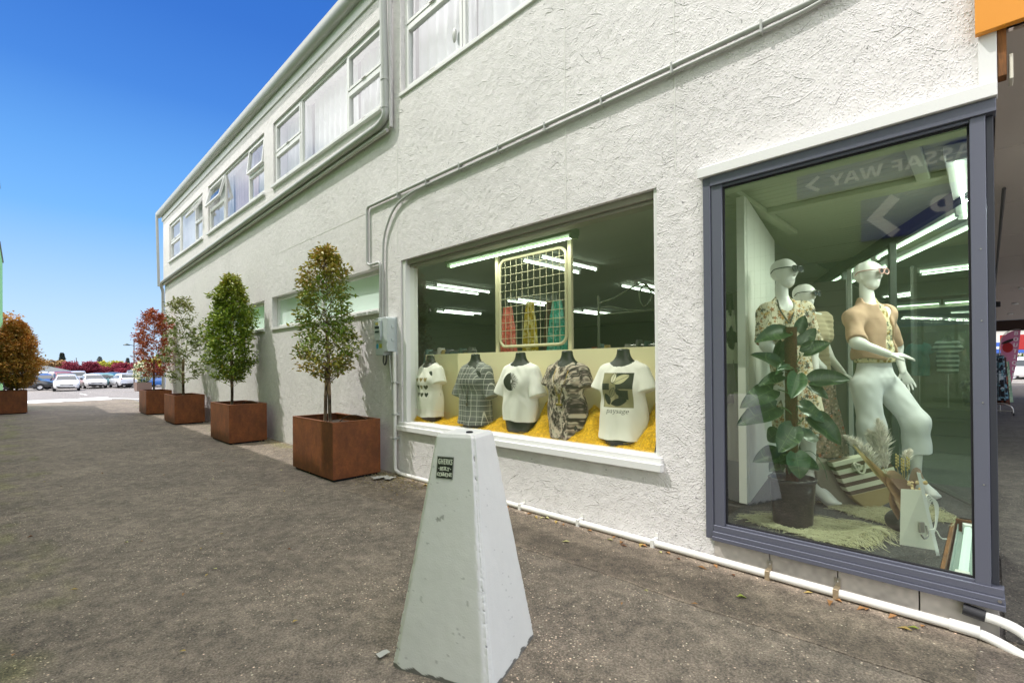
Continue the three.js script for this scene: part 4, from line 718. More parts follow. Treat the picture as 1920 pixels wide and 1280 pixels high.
// ------------------------------------------------------------------ trees and buildings beyond the car park
{
  const bigTree = (label, pos, o, trunkH) => {
    const t = thing('tree', label, 'tree', pos), r = rng(o.seed), P = [], C = [], N = [];
    obj('trunk', [cyl([0, 0, 0], [0, trunkH, 0], o.tr || .2, (o.tr || .2) * .5, 8)], M.bark, t);
    const cl = o.clumps.map(c => c);
    for (let i = 0; i < o.n; i++) {
      const [cx, cy, cz, R, sy = .7] = cl[Math.floor(r() * cl.length)], th = r() * 6.283, ph = Math.acos(2 * r() - 1), q = Math.pow(r(), .35) * R * (.75 + .5 * noise(Math.cos(th) * 2, ph * 2, o.seed + cx));
      const p = V(cx + q * Math.sin(ph) * Math.cos(th), cy + q * Math.cos(ph) * sy, cz + q * Math.sin(ph) * Math.sin(th)), d = V(r() - .5, r() - .6, r() - .5).normalize(), n = V(r() - .5, .6 + r(), r() - .5).normalize(), L = o.len * lerp(.6, 1.3, r());
      leafInto(P, C, N, p, d, n, L, L * .6, mixc(o.c0, o.c1, clamp(r() * .8 + .2 * (p.y - cy) / R)));
    }
    obj('crown', leafGeo(P, C, N), M.matLeaf, t).userData.kind = 'stuff'; return t;
  };
  const blob = (n, rx, ry, R, seed) => { const r = rng(seed), a = []; for (let i = 0; i < n; i++) a.push([(r() - .5) * rx * .6, ry * lerp(.55, 1, r()), (r() - .5) * rx * 2, R * lerp(.7, 1.2, r())]); return a; };
  const maroon = [[.26, .03, .055], [.4, .085, .125]];
  bigTree('wide maroon tree behind the middle of the car park', [-118, -.6, -7.8], { seed: 61, n: 11000, len: .34, clumps: blob(14, 4.8, 2.5, 1.35, 5), c0: maroon[0], c1: maroon[1] }, 1.6);
  bigTree('maroon tree left of the wide maroon tree', [-116, -.6, -4.0], { seed: 62, n: 7500, len: .32, clumps: blob(9, 3.0, 2.5, 1.3, 6), c0: maroon[0], c1: maroon[1] }, 1.6);
  bigTree('smaller maroon tree at the right of the car park', [-112, -.6, -12.3], { seed: 63, n: 7500, len: .32, clumps: blob(9, 3.0, 2.35, 1.25, 7), c0: maroon[0], c1: maroon[1] }, 1.6);
  bigTree('yellow green tree rising behind the wide maroon tree', [-140, -.6, -10.8], { seed: 64, n: 2600, len: .7, clumps: blob(6, 2.6, 3.2, 1.7, 8), c0: [.36, .38, .04], c1: [.6, .56, .1] }, 2);
  bigTree('yellow green tree behind the smaller maroon tree', [-135, -.6, -17.3], { seed: 65, n: 2600, len: .7, clumps: blob(6, 2.4, 3.4, 1.7, 9), c0: [.36, .38, .04], c1: [.6, .55, .1] }, 2);
  bigTree('brown orange tree left of the tall conifer', [-125, -.6, 1.6], { seed: 66, n: 3600, len: .6, clumps: blob(9, 4, 3.6, 1.9, 10), c0: [.3, .19, .06], c1: [.5, .34, .17] }, 2.2);
  bigTree('low dark green tree at the foot of the tall conifer', [-150, -.6, -3.6], { seed: 67, n: 2600, len: .7, clumps: blob(7, 4.5, 2.6, 1.7, 11), c0: [.05, .07, .02], c1: [.12, .13, .04] }, 1.5);
  bigTree('orange leaved tree behind the green annexe at the left edge', [-33.5, -.15, 4.75], { seed: 68, n: 3600, len: .16, tr: .09, clumps: blob(9, .9, 4.4, .72, 12), c0: [.36, .18, .04], c1: [.56, .3, .09] }, 3.2);
  // conifers: whorls of drooping branches
  const conifer = (label, pos, H, R, seed, c0, c1, gap) => {
    const t = thing('conifer', label, 'tree', pos), r = rng(seed), P = [], C = [], N = []; obj('trunk', cyl([0, 0, 0], [0, H, 0], .22, .04, 7), M.bark, t);
    for (let k = 0; k < 34; k++) { const q = k / 34, y = lerp(H * .12, H, q), rad = R * Math.pow(1 - q, .9) * (.85 + .7 * noise(k * gap, seed)) + .06; for (let b = 0; b < 9; b++) { const a = r() * 6.28; for (let l = 0; l < 12; l++) { const s = r(), p = V(Math.cos(a) * rad * s, y - .25 * s * rad * .5 + .2 * r(), Math.sin(a) * rad * s); leafInto(P, C, N, p, V(Math.cos(a), -.2 + .5 * (r() - .5), Math.sin(a)).normalize(), V(r() - .5, 1, r() - .5).normalize(), .34, .17, mixc(c0, c1, r())); } } }
    obj('crown', leafGeo(P, C, N), M.matLeaf, t).userData.kind = 'stuff';
  };
  conifer('tall dark conifer rising above the car park', [-150, -.6, -3.2], 5.6, 1.25, 5, [.05, .075, .06], [.11, .14, .1], 1.7);
  conifer('conifer behind the yellow green tree with haze painted into its colour', [-190, -.6, -13.2], 5.6, 2.0, 6, [.2, .26, .27], [.3, .36, .36], 1.1);  // the blue grey is distance haze put into the colour
  conifer('small pointed conifer between the maroon trees', [-180, -.6, -18.6], 5.0, 1.0, 7, [.16, .2, .2], [.24, .29, .28], .7);  // colour paled to carry the haze
  // pale roofed house behind the cars
  const h = thing('pale_house', 'low house with a pale grey roof behind the white hatchback', 'house', [-112, -.6, .8]);
  obj('wall', bx(-3, 3, 0, 1.5, -3.6, 3.6), std([.55, .52, .48], .8), h); { const s = new THREE.Shape([[-4, 1.45], [4, 1.45], [.3, 2.5], [-.3, 2.5]].map(p => new THREE.Vector2(...p))); const g = new THREE.ExtrudeGeometry(s, { depth: 6, bevelEnabled: false }); g.translate(0, 0, -3); g.rotateY(Math.PI / 2); obj('roof', metric(g), std([.45, .48, .46], .6), h); } obj('window', bx(3.0, 3.03, .5, 1.2, -1, 1), carGlass, h);
  // far belt of trees
  { const r = rng(90), P = [], C = [], N = []; for (let i = 0; i < 9000; i++) { const z = lerp(-130, 60, r()), x = -230 - 20 * r(), y = -.6 + (1.2 + 1.5 * Math.abs(noise(z * .08, 3)) + .6 * noise(z * .3, 8)) * Math.sqrt(r()); leafInto(P, C, N, V(x, y, z), V(r() - .5, r() - .5, r() - .5).normalize(), V(r() - .5, 1, r() - .5).normalize(), 1.6, 1, mixc([.15, .16, .09], [.3, .28, .17], r())); } const o = obj('distant_trees', leafGeo(P, C, N), M.matLeaf); tag(o, 'distant belt of low trees along the horizon', 'trees'); o.userData.kind = 'stuff'; }
  const l = thing('street_lamp', 'tall thin car park lamp with a dark head beside the red tree', 'street lamp', [-60.5, -.6, -4.55]);
  obj('pole', cyl([0, 0, 0], [0, 4.9, 0], .07, .045, 10), std([.16, .13, .12], .6), l); obj('arm', pipe([[0, 4.2, 0], [.3, 4.32, .55]], .03, 8), std([.1, .1, .1], .6), l); obj('lamp_head', lathe([[0, .1], [.1, .08], [.3, -.06], [.26, -.1], [0, -.1]], 16).translate(.35, 4.3, .62), std([.03, .06, .06], .5), l);
  const u = thing('utility_pole', 'distant wooden utility pole above the maroon tree', 'pole', [-140, -.6, -5.0]); obj('pole', cyl([0, 0, 0], [0, 4.2, 0], .08, .06, 8), std([.1, .09, .08], .8), u); obj('insulator', bx(-.05, .05, 4.2, 4.3, -.1, .1), std([.1, .09, .08], .8), u);
}

// ------------------------------------------------------------------ along the street, right edge of the picture
{
  const t = thing('clothes_rack', 'steel clothes rail on the footpath outside the shop', 'clothes rack', [.2, 0, -14.2]);
  const pts = [[-.14, .02, .3], [-.14, 1.62, .3], [-.14, 1.62, -.5], [-.14, .02, -.5]];
  obj('rail', pipe(pts, .018, 8, .08), M.steel, t); obj('base_rail', pipe([[-.2, .3, .3], [.1, .3, .34], [.22, .22, .34], [.24, .03, .34]], .016, 8, .06), M.steel, t); obj('base_rail', pipe([[-.2, .12, .3], [.22, .12, .34]], .014, 8), M.steel, t);
  for (const z of [.34, -.5]) obj('caster', new THREE.CylinderGeometry(.04, .04, .03, 12).rotateZ(Math.PI / 2).translate(.24, .04, z), blackPl, t);
  const floral = (seed, bg, fl) => { const a = tileNoise(seed, 20), b = tileNoise(seed + 1, 34), c = tileNoise(seed + 2, 12); const x = tex(256, 256, (u, v) => a(u, v) > .66 ? fl[0] : b(u, v) > .74 ? fl[1] : c(u, v) > .72 ? fl[2] : bg); return std(0xffffff, .9, { map: x }); };
  const dress = (name, label, x, z, w, y0, y1, mat, grp) => { const g = new THREE.CylinderGeometry(w * .55, w, y1 - y0, 24, 8, true); const p = g.attributes.position; for (let i = 0; i < p.count; i++) { const a = Math.atan2(p.getZ(i), p.getX(i)), k = 1 + .16 * Math.sin(a * 7 + y1 * 9) * (.6 - p.getY(i)); p.setX(i, p.getX(i) * k * .62); p.setZ(i, p.getZ(i) * k * .8); } g.computeVertexNormals(); g.translate(x, (y0 + y1) / 2, z); const d = thing(name, label, 'dress', [0, 0, 0], 0, grp); obj('fabric', metric(g.toNonIndexed()), mat, d); obj('hanger', pipe([[x - .1, y1 - .01, z], [x, y1 + .06, z], [x + .1, y1 - .01, z]], .006, 6, .02), M.steel, d); return d; };
  dress('hanging_dress', 'black dress with pale blue leaf print hanging on the footpath rail', .22, -13.95, .2, .38, 1.5, floral(131, [.03, .035, .06], [[.35, .5, .55], [.08, .12, .2], [.6, .65, .68]]));
  dress('hanging_dress', 'rust and orange dress behind the black one on the footpath rail', .27, -14.3, .18, .25, 1.45, floral(141, [.12, .05, .03], [[.5, .2, .08], [.1, .2, .1], [.4, .15, .1]]));
  dress('hanging_dress', 'pale green dress at the far end of the footpath rail', .33, -14.6, .18, .3, 1.35, floral(151, [.35, .5, .4], [[.6, .7, .6], [.2, .35, .25], [.7, .7, .6]]));
  const f = thing('feather_flag', 'pink feather flag with pale vertical lettering on the footpath', 'flag', [.42, 0, -15.0]);
  obj('pole', tube([[-.2, 0, 0], [-.2, 1.4, 0], [-.16, 1.95, 0], [.0, 2.16, 0], [.2, 2.18, 0]], .012, 24, 6), M.steel, f);
  { const s = new THREE.Shape(); s.moveTo(-.19, .75); s.lineTo(.0, .7); s.lineTo(.12, 1.3); s.lineTo(.2, 2.16); s.quadraticCurveTo(-.08, 2.18, -.17, 1.9); s.closePath(); const g = new THREE.ExtrudeGeometry(s, { depth: .004, bevelEnabled: false }); g.computeBoundingBox();
    const p = g.attributes.position, uv = []; for (let i = 0; i < p.count; i++) uv.push((p.getX(i) + .19) / .39, (p.getY(i) - .7) / 1.5); g.setAttribute('uv', new THREE.Float32BufferAttribute(uv, 2));
    const m = canvasTex(256, 1024, (x, W, H) => { x.fillStyle = '#c4789a'; x.fillRect(0, 0, W, H); x.fillStyle = '#a31d22'; x.beginPath(); x.ellipse(95, 330, 66, 90, 0, 0, 7); x.fill(); x.fillStyle = '#2a1a1e'; x.beginPath(); x.ellipse(100, 220, 90, 24, -.5, 0, 7); x.fill(); x.fillStyle = '#e6dfe4'; x.font = 'bold 92px sans-serif'; x.textAlign = 'center'; 'BOUTIQUE'.split('').forEach((c, i) => { x.save(); x.translate(196 - i * 5, 110 + i * 106); x.rotate(.12); x.fillText(c, 0, 0); x.restore(); }); });
    obj('banner', g, std(0xffffff, .8, { map: m }), f); }
  const sh = thing('street_building', 'row of shops continuing along the footpath beyond the entrance', 'building', [0, 0, -10.9]);
  obj('wall', bx(-6, .06, -.05, 5, -22, -.02), std([.5, .48, .45], .8), sh); obj('plinth', bx(-5, .075, 0, .3, -22, -.03), std([.2, .19, .18], .8), sh);
  obj('camera_bracket', bx(.06, .22, 2.6, 2.72, -1.6, -1.45, .02), blackPl, sh); obj('wall_lamp', bx(.06, .14, 2.2, 2.6, -1.2, -1.05, .03), blackPl, sh);
  const end = thing('red_shop_sign', 'red shop sign hanging beyond the end of the verandah', 'sign', [1.6, 2.3, -36]); obj('board', bx(-1.1, 1.1, -.3, .55, -.05, .05, .02), std([.4, .02, .02], .5), end); obj('hanger', [cyl([-.8, .5, 0], [-.8, 1.2, 0], .02), cyl([.8, .5, 0], [.8, 1.2, 0], .02)].slice(0, 1), M.steel, end);
  const c1 = makeCar('wagon', [.7, .7, .7], 'white car on the street at the right edge of the picture'); c1.position.set(2.6, -.05, -49); c1.rotation.y = Math.PI / 2; c1.userData.group = undefined;
  const c2 = makeCar('hatch', [.03, .03, .035], 'black car behind the street rack at the right edge'); c2.position.set(.4, -.05, -51); c2.rotation.y = Math.PI / 2; c2.userData.group = undefined;
  const bs = thing('blue_shop_sign', 'blue and white shop sign across the far road', 'sign', [1.4, 2.6, -60]); obj('board', bx(-1.6, 1.6, -.5, .5, -.1, .1, .03), std([.03, .1, .42], .5), bs); obj('stripe', bx(-1.2, 1.2, -.12, .12, .1, .12, .01), std([.6, .65, .7], .5), bs); obj('post', bx(.9, 1.1, -2.6, -.5, -.05, .05, .01), std([.6, .6, .6], .5), bs);
  const bt = thing('street_building', 'cream building far across the street', 'building', [4, 0, -75]); obj('wall', bx(-14, 14, -.1, 5, -3, 0), std([.6, .58, .52], .8), bt); obj('roof', bx(-14.2, 14.2, 5, 5.3, -3.2, .2, .02), std([.2, .1, .08], .7), bt); for (let i = 0; i < 6; i++) obj('window', bx(-9 + i * 2.6, -7.6 + i * 2.6, 1, 2.6, 0, .03), carGlass, bt);
  const tr = rng(5); const tt = thing('tree', 'green tree across the far road at the right edge', 'tree', [3.6, 0, -66]); { const { leaves, wood } = crown({ seed: 7, y0: .8, y1: 4.2, radius: t => 1.5 * Math.sin(Math.PI * (.15 + .8 * t)), twigs: 400, perTwig: 6, len: .3, colour: (t, r) => mixc([.04, .1, .02], [.14, .22, .04], r()) }); obj('trunk', cyl([0, 0, 0], [0, 2, 0], .12, .06, 8), M.bark, tt); obj('crown', leaves, M.matLeaf, tt).userData.kind = 'stuff'; }
  struct('cross_street', [bx(-40, 60, .006, .012, -58, -40)], M.roadAsphalt); struct('road_marking', [bx(-20, 40, .014, .016, -47, -46.8)], M.linePaint); struct('kerb', [bx(-20, 3.2, .013, .1, -39.2, -39.0, .01)], std([.45, .44, .42], .8));
}
// ------------------------------------------------------------------ fluorescent lamps
const KL = 30;
function batten(label, a, b, { twin = false, housing = M.whitePaint, group, L = KL, wide = .1, y = null, glow = M.tube } = {}) {
  const A = V(...a), B = V(...b), mid = A.clone().add(B).multiplyScalar(.5), len = A.distanceTo(B), t = thing('fluorescent_light', label, 'ceiling lamp', mid.toArray(), Math.atan2(-(B.z - A.z), B.x - A.x), group);
  obj('housing', bx(-len / 2 - .03, len / 2 + .03, .022, .085, -wide / 2, wide / 2, .006), housing, t);
  for (const z of twin ? [-.035, .035] : [0]) obj('tube', cyl([-len / 2, 0, z], [len / 2, 0, z], .01, .01, 12), glow, t);
  for (const x of [-len / 2 - .012, len / 2 + .012]) obj('lamp_holder', bx(x - .014, x + .014, -.016, .03, -wide / 2 + .012, wide / 2 - .012, .004), housing, t);
  const l = new THREE.RectAreaLight(new THREE.Color(.94, 1, .9), L * 1.7, len, .018); l.position.set(mid.x, mid.y - .013, mid.z); l.lookAt(mid.x, mid.y - 3, mid.z); l.rotateZ(Math.atan2(-(B.z - A.z), B.x - A.x)); scene.add(l);
  return t;
}
{
  const cased = std([.22, .3, .17], .6);
  batten('long fluorescent light over the busts in the middle window', [-4.66, 2.56, -.36], [-2.8, 2.56, -.36], { housing: cased, wide: .14, L: 34 });
  const where = [['nearest the window on the left', -6.5, -1.4], ['nearest the window, over the wire panel', -4.0, -1.1], ['second row on the left', -6.8, -3.6], ['second row behind the wire panel', -4.2, -3.7], ['far left', -9.3, -3.7], ['third row on the left', -7.1, -6.2], ['third row behind the wire panel', -4.6, -6.3]];
  for (const [l, x, z] of where) for (const [dx, s] of [[-.15, 'left'], [.15, 'right']]) batten(s + ' tube of the ceiling pair ' + l, [x + dx, 2.66, z], [x + dx, 2.66, z - 1.15], { group: 'ceiling tubes in the shop', L: 34, wide: .07, glow: M.tube });
  batten('upright looking fluorescent tube along the street side of the corner window ceiling', [-.125, 2.6, -.72], [-.125, 2.6, -2.4], { wide: .12, L: 200 });
  for (const [k, s] of [[0, 'front'], [1, 'rear']]) for (let i = 0; i < 2; i++) { const p = [[-.15, -2.45], [-.06, -2.99]][k], d = [-.436, -.9], a = .05 + i * 1.95, b = a + 1.8; batten((i ? 'farther ' : 'nearer ') + s + ' slanting fluorescent light over the shop entrance', [p[0] + d[0] * a, 2.64, p[1] + d[1] * a], [p[0] + d[0] * b, 2.64, p[1] + d[1] * b], { group: 'slanting lights over the entrance', L: 60, wide: .08 }); }
  for (const [a, b, s] of [[-1.75, -.75, 'left'], [-.65, -.05, 'right']]) batten(s + ' level fluorescent light in the neighbouring shop window', [a, 2.62, -10.75], [b, 2.62, -10.75], { L: 24, wide: .08 });
  for (const z of [-6.0, -6.3]) batten(z === -6 ? 'short bright tube high on the entrance ceiling' : 'second short tube high on the entrance ceiling', [-.7, 2.68, z], [-.12, 2.68, z + .1], { L: 14, wide: .06 });
}

// ------------------------------------------------------------------ dressed busts in the middle window
const bustM = std([.022, .024, .022], .35);
const bustTorso = k => union([bone([0, .0, 0], [0, .16, 0], .15 * k, .145 * k, [0, 0, 1], .72), bone([0, .16, 0], [0, .34, .0], .145 * k, .118 * k, [0, 0, 1], .74), bone([0, .34, 0], [0, .52, .01], .118 * k, .152 * k, [0, 0, 1], .76), bone([-.1, .64, -.01], [.1, .64, -.01], .075 * k, .075 * k), bone([-.07, .52, .065], [.07, .52, .065], .06 * k, .06 * k), bone([0, .62, -.01], [0, .84, -.005], .058, .05)], .1);
const bt1 = bustTorso(1), bustBody = skin((x, y, z) => Math.max(bt1(x, y, z), y - .835, -y), [-.24, -.02, -.2], [.24, .9, .2], .013);
function shirtField({ hem, sl, sr, loose, seed, nr, ny, flare, fold, cuff }) {
  const torso = union([bone([0, hem - .08, 0], [0, .28, .0], .192 * loose * flare, .166 * loose, [0, 0, 1], .74), bone([0, .28, 0], [0, .5, .012], .166 * loose, .166 * loose, [0, 0, 1], .74), bone([-.085, .645, -.01], [.085, .645, -.01], .078, .078), bone([-.068, .515, .07], [.068, .515, .07], .066, .066), bone([0, .66, -.01], [0, .72, -.01], .075, .06)], .1);
  const arm = s => { const d = [s * .33, -.93, .12], a = [s * .135, .635, -.01], b = [a[0] + d[0] * sl, a[1] + d[1] * sl, a[2] + d[2] * sl]; return { f: bone(a, b, .078, cuff), b, d }; }, L = arm(-1), R = arm(1);
  return (x, y, z) => {
    let d = torso(x, y, z);
    const th = Math.atan2(z, x), low = sstep(.5, .12, y);
    d += 1.5 * fold * (low * 1.2 * Math.sin(th * 6 + seed + 2 * noise(y * 2, seed)) + .5 * noise(x * 8 + seed, y * 5, z * 8) + 1.1 * noise((x + y * .7 * Math.sign(x)) * 14, y * 3, seed) * sstep(.2, .4, y));
    d = Math.max(d, hem + .006 * Math.sin(th * 2 + seed) - y);
    for (const A of [L, R]) { const l = Math.hypot(...A.d), cut = ((x - A.b[0]) * A.d[0] + (y - A.b[1]) * A.d[1] + (z - A.b[2]) * A.d[2]) / l; d = smin(d, Math.max(A.f(x, y, z) + fold * .7 * noise(x * 14, y * 9 + seed, z * 14), cut), .02); }
    const neck = Math.hypot(x / nr, (y - .745) / ny, (z - .02) / .1) - 1; d = Math.max(d, -neck * .05);
    return Math.max(d, y - .75);
  };
}
const chestUV = (x, y, z) => [z > -.01 ? clamp((x + .28) / .56, .002, .998) : .002, clamp(y / .9, .002, .998)];
const white = '#e9e7df';
const prints = {
  hearts: canvasTex(512, 824, (x, W, H) => { x.fillStyle = white; x.fillRect(0, 0, W, H); const c = ['#9c8f6f', '#8d7a4e', '#a08c5e', '#3f4030', '#8a8058', '#4b4a36', '#35372d', '#403f30', '#2b2c26']; for (let i = 0; i < 9; i++) { const cx = 190 + (i % 3) * 66, cy = 330 + Math.floor(i / 3) * 84, s = 24; x.fillStyle = c[i]; x.beginPath(); x.moveTo(cx, cy + s * 1.3); x.bezierCurveTo(cx - s * 1.9, cy - s * .1, cx - s * 1.0, cy - s * 1.5, cx, cy - s * .4); x.bezierCurveTo(cx + s * 1.0, cy - s * 1.5, cx + s * 1.9, cy - s * .1, cx, cy + s * 1.3); x.fill(); } }),
  circle: canvasTex(512, 824, (x, W, H) => { x.fillStyle = '#ecebe6'; x.fillRect(0, 0, W, H); const cx = 235, cy = 330, R = 82; x.fillStyle = '#23261f'; x.beginPath(); x.arc(cx, cy, R, 1.25, 4.6); x.fill(); x.strokeStyle = '#3a3632'; const r = rng(4); for (let i = 0; i < 60; i++) { const a = -1.7 + i / 60 * 2.95; x.lineWidth = 1.6; x.beginPath(); x.moveTo(cx + 20 * Math.cos(a), cy + 20 * Math.sin(a)); x.lineTo(cx + R * (.7 + .35 * r()) * Math.cos(a), cy + R * (.7 + .35 * r()) * Math.sin(a)); x.stroke(); } }),
  leaf: canvasTex(512, 824, (x, W, H) => {
    x.fillStyle = white; x.fillRect(0, 0, W, H); const X = 140, Y = 245, w = 230, h = 262; x.fillStyle = '#8b8563'; x.fillRect(X, Y, w, h); x.fillStyle = '#32342a'; x.fillRect(X + 110, Y, 120, 120); x.fillRect(X + 130, Y + 130, 70, 70); x.fillRect(X, Y + 80, 60, 50); x.fillStyle = '#a39c78'; x.fillRect(X + 20, Y + 170, 80, 90);
    const leaf = (cx, cy, l, wd, a, c) => { x.save(); x.translate(cx, cy); x.rotate(a); x.fillStyle = c; x.beginPath(); x.moveTo(0, 0); x.bezierCurveTo(l * .3, -wd, l * .8, -wd * .8, l, 0); x.bezierCurveTo(l * .7, wd * .8, l * .3, wd, 0, 0); x.fill(); x.strokeStyle = '#1d1e18'; x.lineWidth = 2.5; x.stroke(); x.beginPath(); x.moveTo(0, 0); x.lineTo(l, 0); x.stroke(); x.restore(); };
    leaf(X + 88, Y + 80, 132, 46, -.5, '#b9b48e'); leaf(X + 80, Y + 78, 80, 30, -1.3, '#d0ccb0'); leaf(X + 60, Y + 240, 90, 34, -2.0, '#23251d'); leaf(X + 70, Y + 235, 120, 40, -.25, '#25271f'); leaf(X + 60, Y + 190, 90, 30, -1.1, '#7e7a5a'); leaf(X + 110, Y + 120, 70, 26, .9, '#2b2d24');
    x.fillStyle = '#2a2a26'; x.font = 'italic 44px serif'; x.textAlign = 'center'; x.fillText('paysage', X + w / 2, Y + h + 42);
  }),
};
const plaid = tex(512, 512, (u, v) => { const l = (a, n, w) => Math.abs(((a * n) % 1) - .5) < w; const h = l(u, 9, .045), k = l(v, 9, .045), bandA = Math.floor(u * 4.5) % 2 ? .06 : 0, bandB = Math.floor(v * 4.5) % 2 ? .05 : 0; const g = .36 + bandA + bandB; return h || k ? [.78, .78, .74] : [g, g * 1.02, g]; });
const marble = (() => { const a = tileNoise(161, 12), b = tileNoise(162, 30), c = tileNoise(163, 64); return tex(512, 512, (u, v) => { const k = .3 * a(u + .1 * b(v, u), v * .6) + .4 * b(u, v * .6) + .3 * c(u, v * .8); const q = sstep(.3, .68, k); return [lerp(.22, .8, q) * (1 - .06 * b(v, u)), lerp(.17, .73, q), lerp(.17, .66, q)]; }); })();
{
  const defs = [
    ['a white tee printed with nine small hearts, leftmost bust', -4.95, { hem: .075, sl: .16, loose: 1.02, seed: 1, nr: .085, ny: .09, flare: .98, fold: .006, cuff: .09 }, std(0xffffff, .9, { map: prints.hearts }), chestUV],
    ['grey and white plaid shirt with a long pendant, second bust from the left', -4.1, { hem: .05, sl: .3, loose: 1.02, seed: 2, nr: .075, ny: .06, flare: 1.2, fold: .007, cuff: .075 }, std(0xffffff, .9, { map: plaid }), (x, y, z) => [(x + z * .6) * 2.2, y * 1.9]],
    ['white tee with a dark half circle print, middle bust', -3.4, { hem: .14, sl: .26, loose: 1.04, seed: 3, nr: .11, ny: .07, flare: .95, fold: .008, cuff: .09 }, std(0xffffff, .9, { map: prints.circle }), chestUV],
    ['brown and cream marbled blouse, second bust from the right', -2.8, { hem: .02, sl: .15, loose: 1.0, seed: 4, nr: .07, ny: .08, flare: 1.0, fold: .007, cuff: .085 }, std(0xffffff, .9, { map: marble }), (x, y, z) => [(x + z) * 2.2, y * 1.9]],
    ['white tee with a dark leaf print, rightmost bust', -2.2, { hem: .07, sl: .17, loose: 1.03, seed: 5, nr: .1, ny: .085, flare: 1.12, fold: .007, cuff: .092 }, std(0xffffff, .9, { map: prints.leaf }), chestUV],
  ];
  defs.forEach(([l, x, o, m, uv], i) => { const b = thing('display_bust', 'bust in ' + l, 'bust', [x, .648, -.255], [.0, .12, .1, .1, .12][i]); b.scale.set(1.08, 1, .92); obj('torso', bustBody, bustM, b); obj('shirt', skin(shirtField(o), [-.42, -.02, -.24], [.42, .78, .26], .0105, uv), m, b); });
  // chains
  const gold = std([.55, .38, .12], .25, { metalness: .9 });
  { const n = thing('necklace', 'dark pendant necklace on the plaid shirt', 'necklace', [-4.1, .648, -.255], .12); obj('chain', tube([[-.06, .72, .04], [-.05, .6, .11], [-.01, .42, .14], [0, .3, .14], [.01, .42, .14], [.05, .6, .11], [.06, .72, .04]], .003, 50, 5), std([.12, .1, .08], .4, { metalness: .6 }), n); obj('pendant', new THREE.SphereGeometry(.016, 12, 10).scale(.9, 1.4, .6).translate(0, .28, .145), std([.08, .06, .05], .3), n); }
  { const n = thing('necklace', 'gold necklace with a plate pendant on the marbled blouse', 'necklace', [-2.8, .648, -.255], .1); obj('chain', tube([[-.06, .74, .03], [-.07, .6, .12], [-.04, .5, .145], [0, .4, .14], [.04, .5, .145], [.07, .6, .12], [.06, .74, .03]], .003, 50, 5), gold, n); obj('pendant', [bx(-.035, .035, .33, .35, .138, .144, .002), bx(-.01, .01, .35, .44, .138, .144, .002)], gold, n); }
}
// yellow netting heaped along the window seat
{
  const mounds = [[-5.1, .34, .14], [-4.55, .07, .2], [-3.75, .1, .15], [-3.1, .25, .15], [-2.55, .25, .22], [-1.88, .4, .17], [-2.3, .05, .3], [-3.6, .045, .3]];
  const hgt = (x, z) => { let h = .015 + .014 * noise(x * 7, z * 10) + .006 * noise(x * 24, z * 24); for (const [c, a, w] of mounds) h += a * Math.exp(-((x - c) ** 2) / (w * w)) * Math.exp(-((z + .34) ** 2) / .02) * (1 + .5 * noise(x * 7, z * 9) + .25 * noise(x * 19, z * 21)); return Math.max(.004, h) * sstep(-.085, -.16, z); };
  const t = thing('yellow_netting', 'yellow netting heaped along the seat of the middle window', 'netting', [0, .646, 0]);
  const g = new THREE.PlaneGeometry(3.3, .34, 220, 28); g.rotateX(-Math.PI / 2); g.translate(-3.5, 0, -.26); const p = g.attributes.position; for (let i = 0; i < p.count; i++) p.setY(i, hgt(p.getX(i), p.getZ(i))); g.computeVertexNormals();
  const nb = tileNoise(171, 90), nb2 = tileNoise(172, 40); const net = tex(256, 256, (u, v) => { const k = .88 + .22 * (nb(u, v) - .5) + .2 * (nb2(u, v) - .5); return [.95 * k, .74 * k, .08 * k]; });
  metric(g, 2.2); obj('net', g, std(0xffffff, .8, { map: net, bumpMap: net, bumpScale: .005 }), t);
  const r = rng(12), gs = []; for (let i = 0; i < 520; i++) { const x = -5.14 + 3.3 * r(), z = -.11 - .3 * r(), a = r() * 6.28, L = .05 + .12 * r(), pts = []; for (let k = 0; k < 4; k++) { const q = k / 3, X = clamp(x + Math.cos(a + q * 1.5) * L * q, -5.12, -1.8), Z = clamp(z + Math.sin(a + q) * L * q * .5, -.42, -.1); pts.push([X, hgt(X, Z) + .006 + .012 * r(), Z]); } gs.push(tube(pts, .0011, 5, 3)); }
  obj('fibres', gs, std([.86, .6, .03], .7), t).userData.kind = 'stuff';
}
